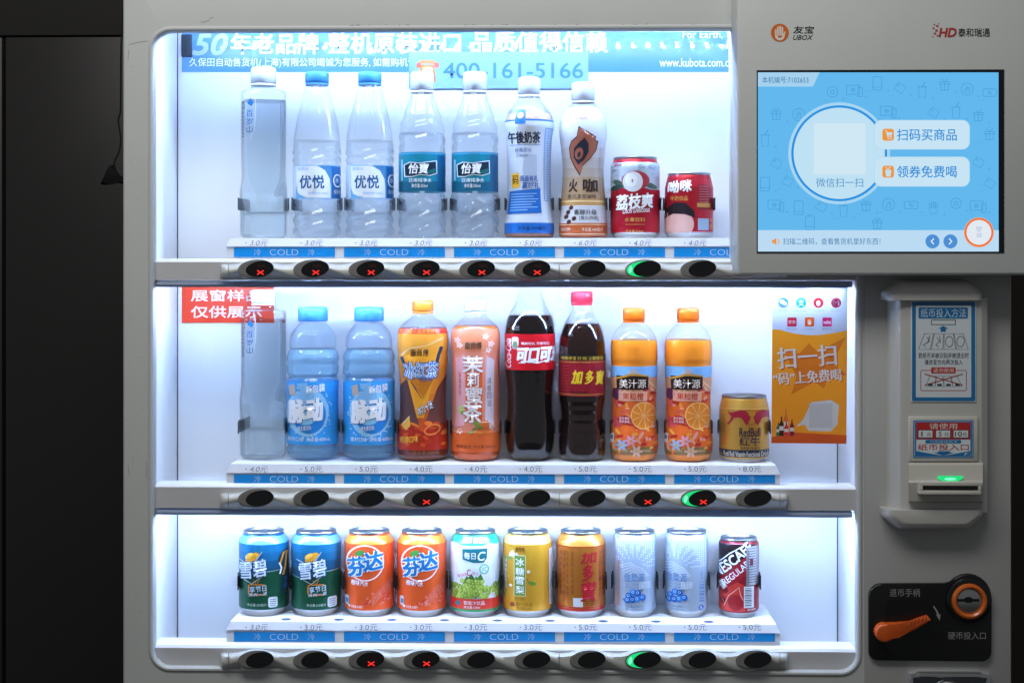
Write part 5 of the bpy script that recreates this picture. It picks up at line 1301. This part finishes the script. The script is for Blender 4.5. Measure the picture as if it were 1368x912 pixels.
# slim silver blueberry cans
for cx, dx, lab in ((848, 0, 'slim silver can with blueberries facing front, right of the amber can'), (917, 56.3, 'slim silver can turned so its blueberries sit left, beside the red coffee can')):
    d = can(lab, cx, 2, 711.5, 28.5, 26.5, 722, 826, '#a9b6c6', group='slim silver blueberry cans', metal=.3)
    A = Art(); random.seed(14); wd = ink('#e2e8ee', .1); bl_ = ink('#1d62ac')
    ox, oy = 846 + dx, 760
    for r_ in range(14):
        for a_ in range(-9, 10):
            x = cx - 24 + (a_ + 9) * 2.7; y = 722 + r_ * 2.7; q = math.degrees(math.atan2(y - oy, x - ox)); rr = math.hypot(x - ox, y - oy)
            if rr > 14 and (int((q + 360) / 9) % 2 or rr > 34): A.rect(x - .75, y - .75, x + .75, y + .75, wd, l=0)
    for i in range(5): A.line([(ox - 20 + i * 3, 757 + i * 3), (ox - 4 + i, 752 + i * 3), (ox + 12 - i, 760 + i * 2.5), (ox + 20 - i * 2, 770 + i)], .8, wd, l=0)
    for i in range(5):
        for j in range(8): A.rect(854 + dx + j * 1.9, 778 + i * 1.9, 855.2 + dx + j * 1.9, 779.2 + i * 1.9, wd, l=0) if 854 + dx + j * 1.9 < cx + 27 else None
    A.text('佳果源', 834 + dx, 766.5, 861 + dx, 778, ink('#5f86b4'), .01, l=1)
    for i in range(2): A.text('蓝莓汁饮料果汁', 836 + dx, 780 + i * 4, 856 + dx, 783 + i * 4, ink('#7d90a8'), l=1)
    for i, (x, y) in enumerate(((840, 797), (846, 792), (852, 793), (858, 799), (851, 801), (845, 802), (838.5, 803))):
        A.ell(x + dx, y, 4.2, 4.4, ink(('#1a5aa4', '#2a74bc', '#164a90')[i % 3]), n=20, l=2 + i * .1); A.ring(x + dx - .5, y - .5, 1.6, 1.6, .7, ink('#a8cdea'), n=12, l=2.05 + i * .1)
    A.ell(855 + dx, 790, 4, 2, ink('#6a7a80'), -20, l=1.5); A.ell(835 + dx, 803, 3, 1.8, ink('#6a7a80'), 20, l=1.5)
    A.text('净含量:250毫升', 836 + dx, 809.5, 857 + dx, 813, ink('#55708e'), .01, l=1); A.text('果汁含量10%', 836 + dx, 814, 857 + dx, 817, ink('#7d90a8'), l=1)
    if dx:
        for i in range(9): A.rect(934, 779 + i * 3, 940, 779 + i * 3 + (1 + i % 3) * .7, ink('#5f86b4'), l=1)
        A.ell(936, 813, 3.4, 3.6, bl_, n=18, l=1); A.text('S', 934.5, 811, 937.5, 815.4, wd, l=2); A.vtext('营养成分', 935, 764, 938.5, 778, ink('#5f86b4'))
    else: A.rect(824, 752, 828, 812, ink('#c8a89a', .5), l=1)
    d.print(A, clip='band')
# coffee can
d = can('slim red and black coffee can at the right end of the bottom shelf', 987, 2, 720.5, 26.3, 24.3, 729, 826, '#7a1822', metal=.4, silver_from=820)
A = Art(); random.seed(2)
d.band(A, 727, 818, ink('#8f1a24', .3), l=0); A.poly([(950, 727), (1008, 727), (1000, 741), (961, 774), (950, 780)], ink('#201418', .3), l=1)
A.poly([(950, 770), (1000, 742), (1006, 742), (1004, 765), (955, 800), (950, 795)], ink('#a31e2a', .3), l=1.5); A.line([(958, 790), (1002, 756)], .7, ink('#d87a6a'), l=2)
A.poly([(960, 795), (985, 778), (997, 784), (995, 818), (962, 818)], ink('#c83a30', .3), l=2.1)
A.text('NESCAFE', 946, 742, 1012, 757, ink('#120c10'), .07, .1, -43, l=3); A.text('NESCAFE', 947, 742.5, 1011, 756, W, .035, .1, -43, l=4.2); A.line([(959, 756), (975, 740), (992, 729)], 1.2, W, l=5.4)
A.text('REGULAR', 961, 762, 1005, 770.5, W, .035, .1, -43, l=3)
A.ell(983, 806, 10, 11, ink('#8e1a20'), l=3); A.line([(968, 812), (974, 797), (981, 791), (987, 785), (990, 798), (993, 803)], .9, ink('#e6a89a'), l=4); A.ell(967, 804, 4, 4.4, ink('#7a141c'), 30, n=16, l=3); A.line([(965, 801), (968, 807)], .8, ink('#d88a7a'), l=4); A.ell(970, 791, 3.4, 4, ink('#7a141c'), 30, n=16, l=3)
A.text('雀巢咖啡', 962, 777, 970, 789, W, .02, 0, -43, l=6)
A.rect(996.5, 730, 1012, 783, ink('#8f8a90', .3), l=5); A.rect(1000, 730, 1009, 782, ink('#b4b4b8', .3), l=6)
for i in range(14): A.line([(998, 733 + i * 3.5), (1008.5, 733 + i * 3.5)], .9, ink('#4a4a52'), l=7)
A.rect(1001, 746, 1005, 756, ink('#6a2a3a'), l=8)
A.rect(993.5, 784, 1006, 813, ink('#d6dade'), l=6)
for i in range(11): A.rect(994.7, 786 + i * 2.3, 1003, 786 + i * 2.3 + (.6, 1.2, .9)[i % 3], ink('#2a3a4a'), l=7)
A.text('即饮咖啡', 998, 814, 1008, 817, W, .02, l=6)
d.print(A, clip='band')

# spring clips that hold each drink from behind ---------------------------------------------------
WID = [[31.5, 31.5, 31.5, 31, 31, 30.5, 30, 32.5, 32.3], [31.5, 34.5, 34.5, 31.5, 32, 31.5, 28.5, 29.5, 29.5, 32.8], [32.6, 32.6, 32.6, 32.6, 32.6, 32.6, 32.3, 28.5, 28.5, 26.3]]
CXS = [[352, 423.5, 494, 564, 634.5, 707, 779, 848.5, 920.5], [352, 418, 493, 565, 635.5, 708, 777.5, 847, 919.5, 994], [352.5, 422.5, 493.5, 563.5, 635, 705, 776, 848, 917, 987]]
for r_, R in enumerate(ROWS):
    c0, c1 = R['clip']
    for cx, hw_ in zip(CXS[r_], WID[r_]):
        p0 = at(cx, (c0 + c1) / 2, PY0); k_ = (p0.y - CAMY) / F; al = math.atan2(-p0.x, PY0 - CAMY); rr = (hw_ + 1.4) * k_
        z0, z1 = at(cx, c1, PY0).z, at(cx, c0, PY0).z; bm = bmesh.new()
        arm = [(rr + .0045, 62), (rr + .002, 68), (rr + .0003, 74)] + [(rr, 78 + 48 * i / 9) for i in range(10)]
        X1 = rr * math.sin(math.radians(126))
        for sg in (-1, 1):
            P = [(q * math.sin(math.radians(a_) * sg + al), PY0 - q * math.cos(math.radians(a_) * sg + al), math.radians(a_) * sg + al) for q, a_ in arm]
            P.append((P[-1][0], DEP - .0022, P[-1][2])); V = []
            for i, (x, y, a_) in enumerate(P):
                nx, ny = (sg, 0) if i == len(P) - 1 else (math.sin(a_), -math.cos(a_))
                for o_ in (0, .0008):
                    for z in (z0, z1): V.append(bm.verts.new((p0.x + x + nx * o_, y + ny * o_, z)))
            for i in range(len(P) - 1):
                a, b = V[4 * i:4 * i + 4], V[4 * i + 4:4 * i + 8]
                for f in ((0, 1), (3, 2), (1, 3), (2, 0)): bm.faces.new((a[f[0]], a[f[1]], b[f[1]], b[f[0]]))
            bm.faces.new((V[0], V[1], V[3], V[2])); bm.faces.new((V[-4], V[-3], V[-1], V[-2]))
        xs_ = [v.co.x for v in bm.verts if v.co.y > DEP - .003]
        box(bm, (min(xs_), DEP - .0022, z0), (max(xs_), DEP - .0004, z1), mi=1)
        obj('bottle_clip', bm, [CLIPM, WALL_IN], R['obj'])
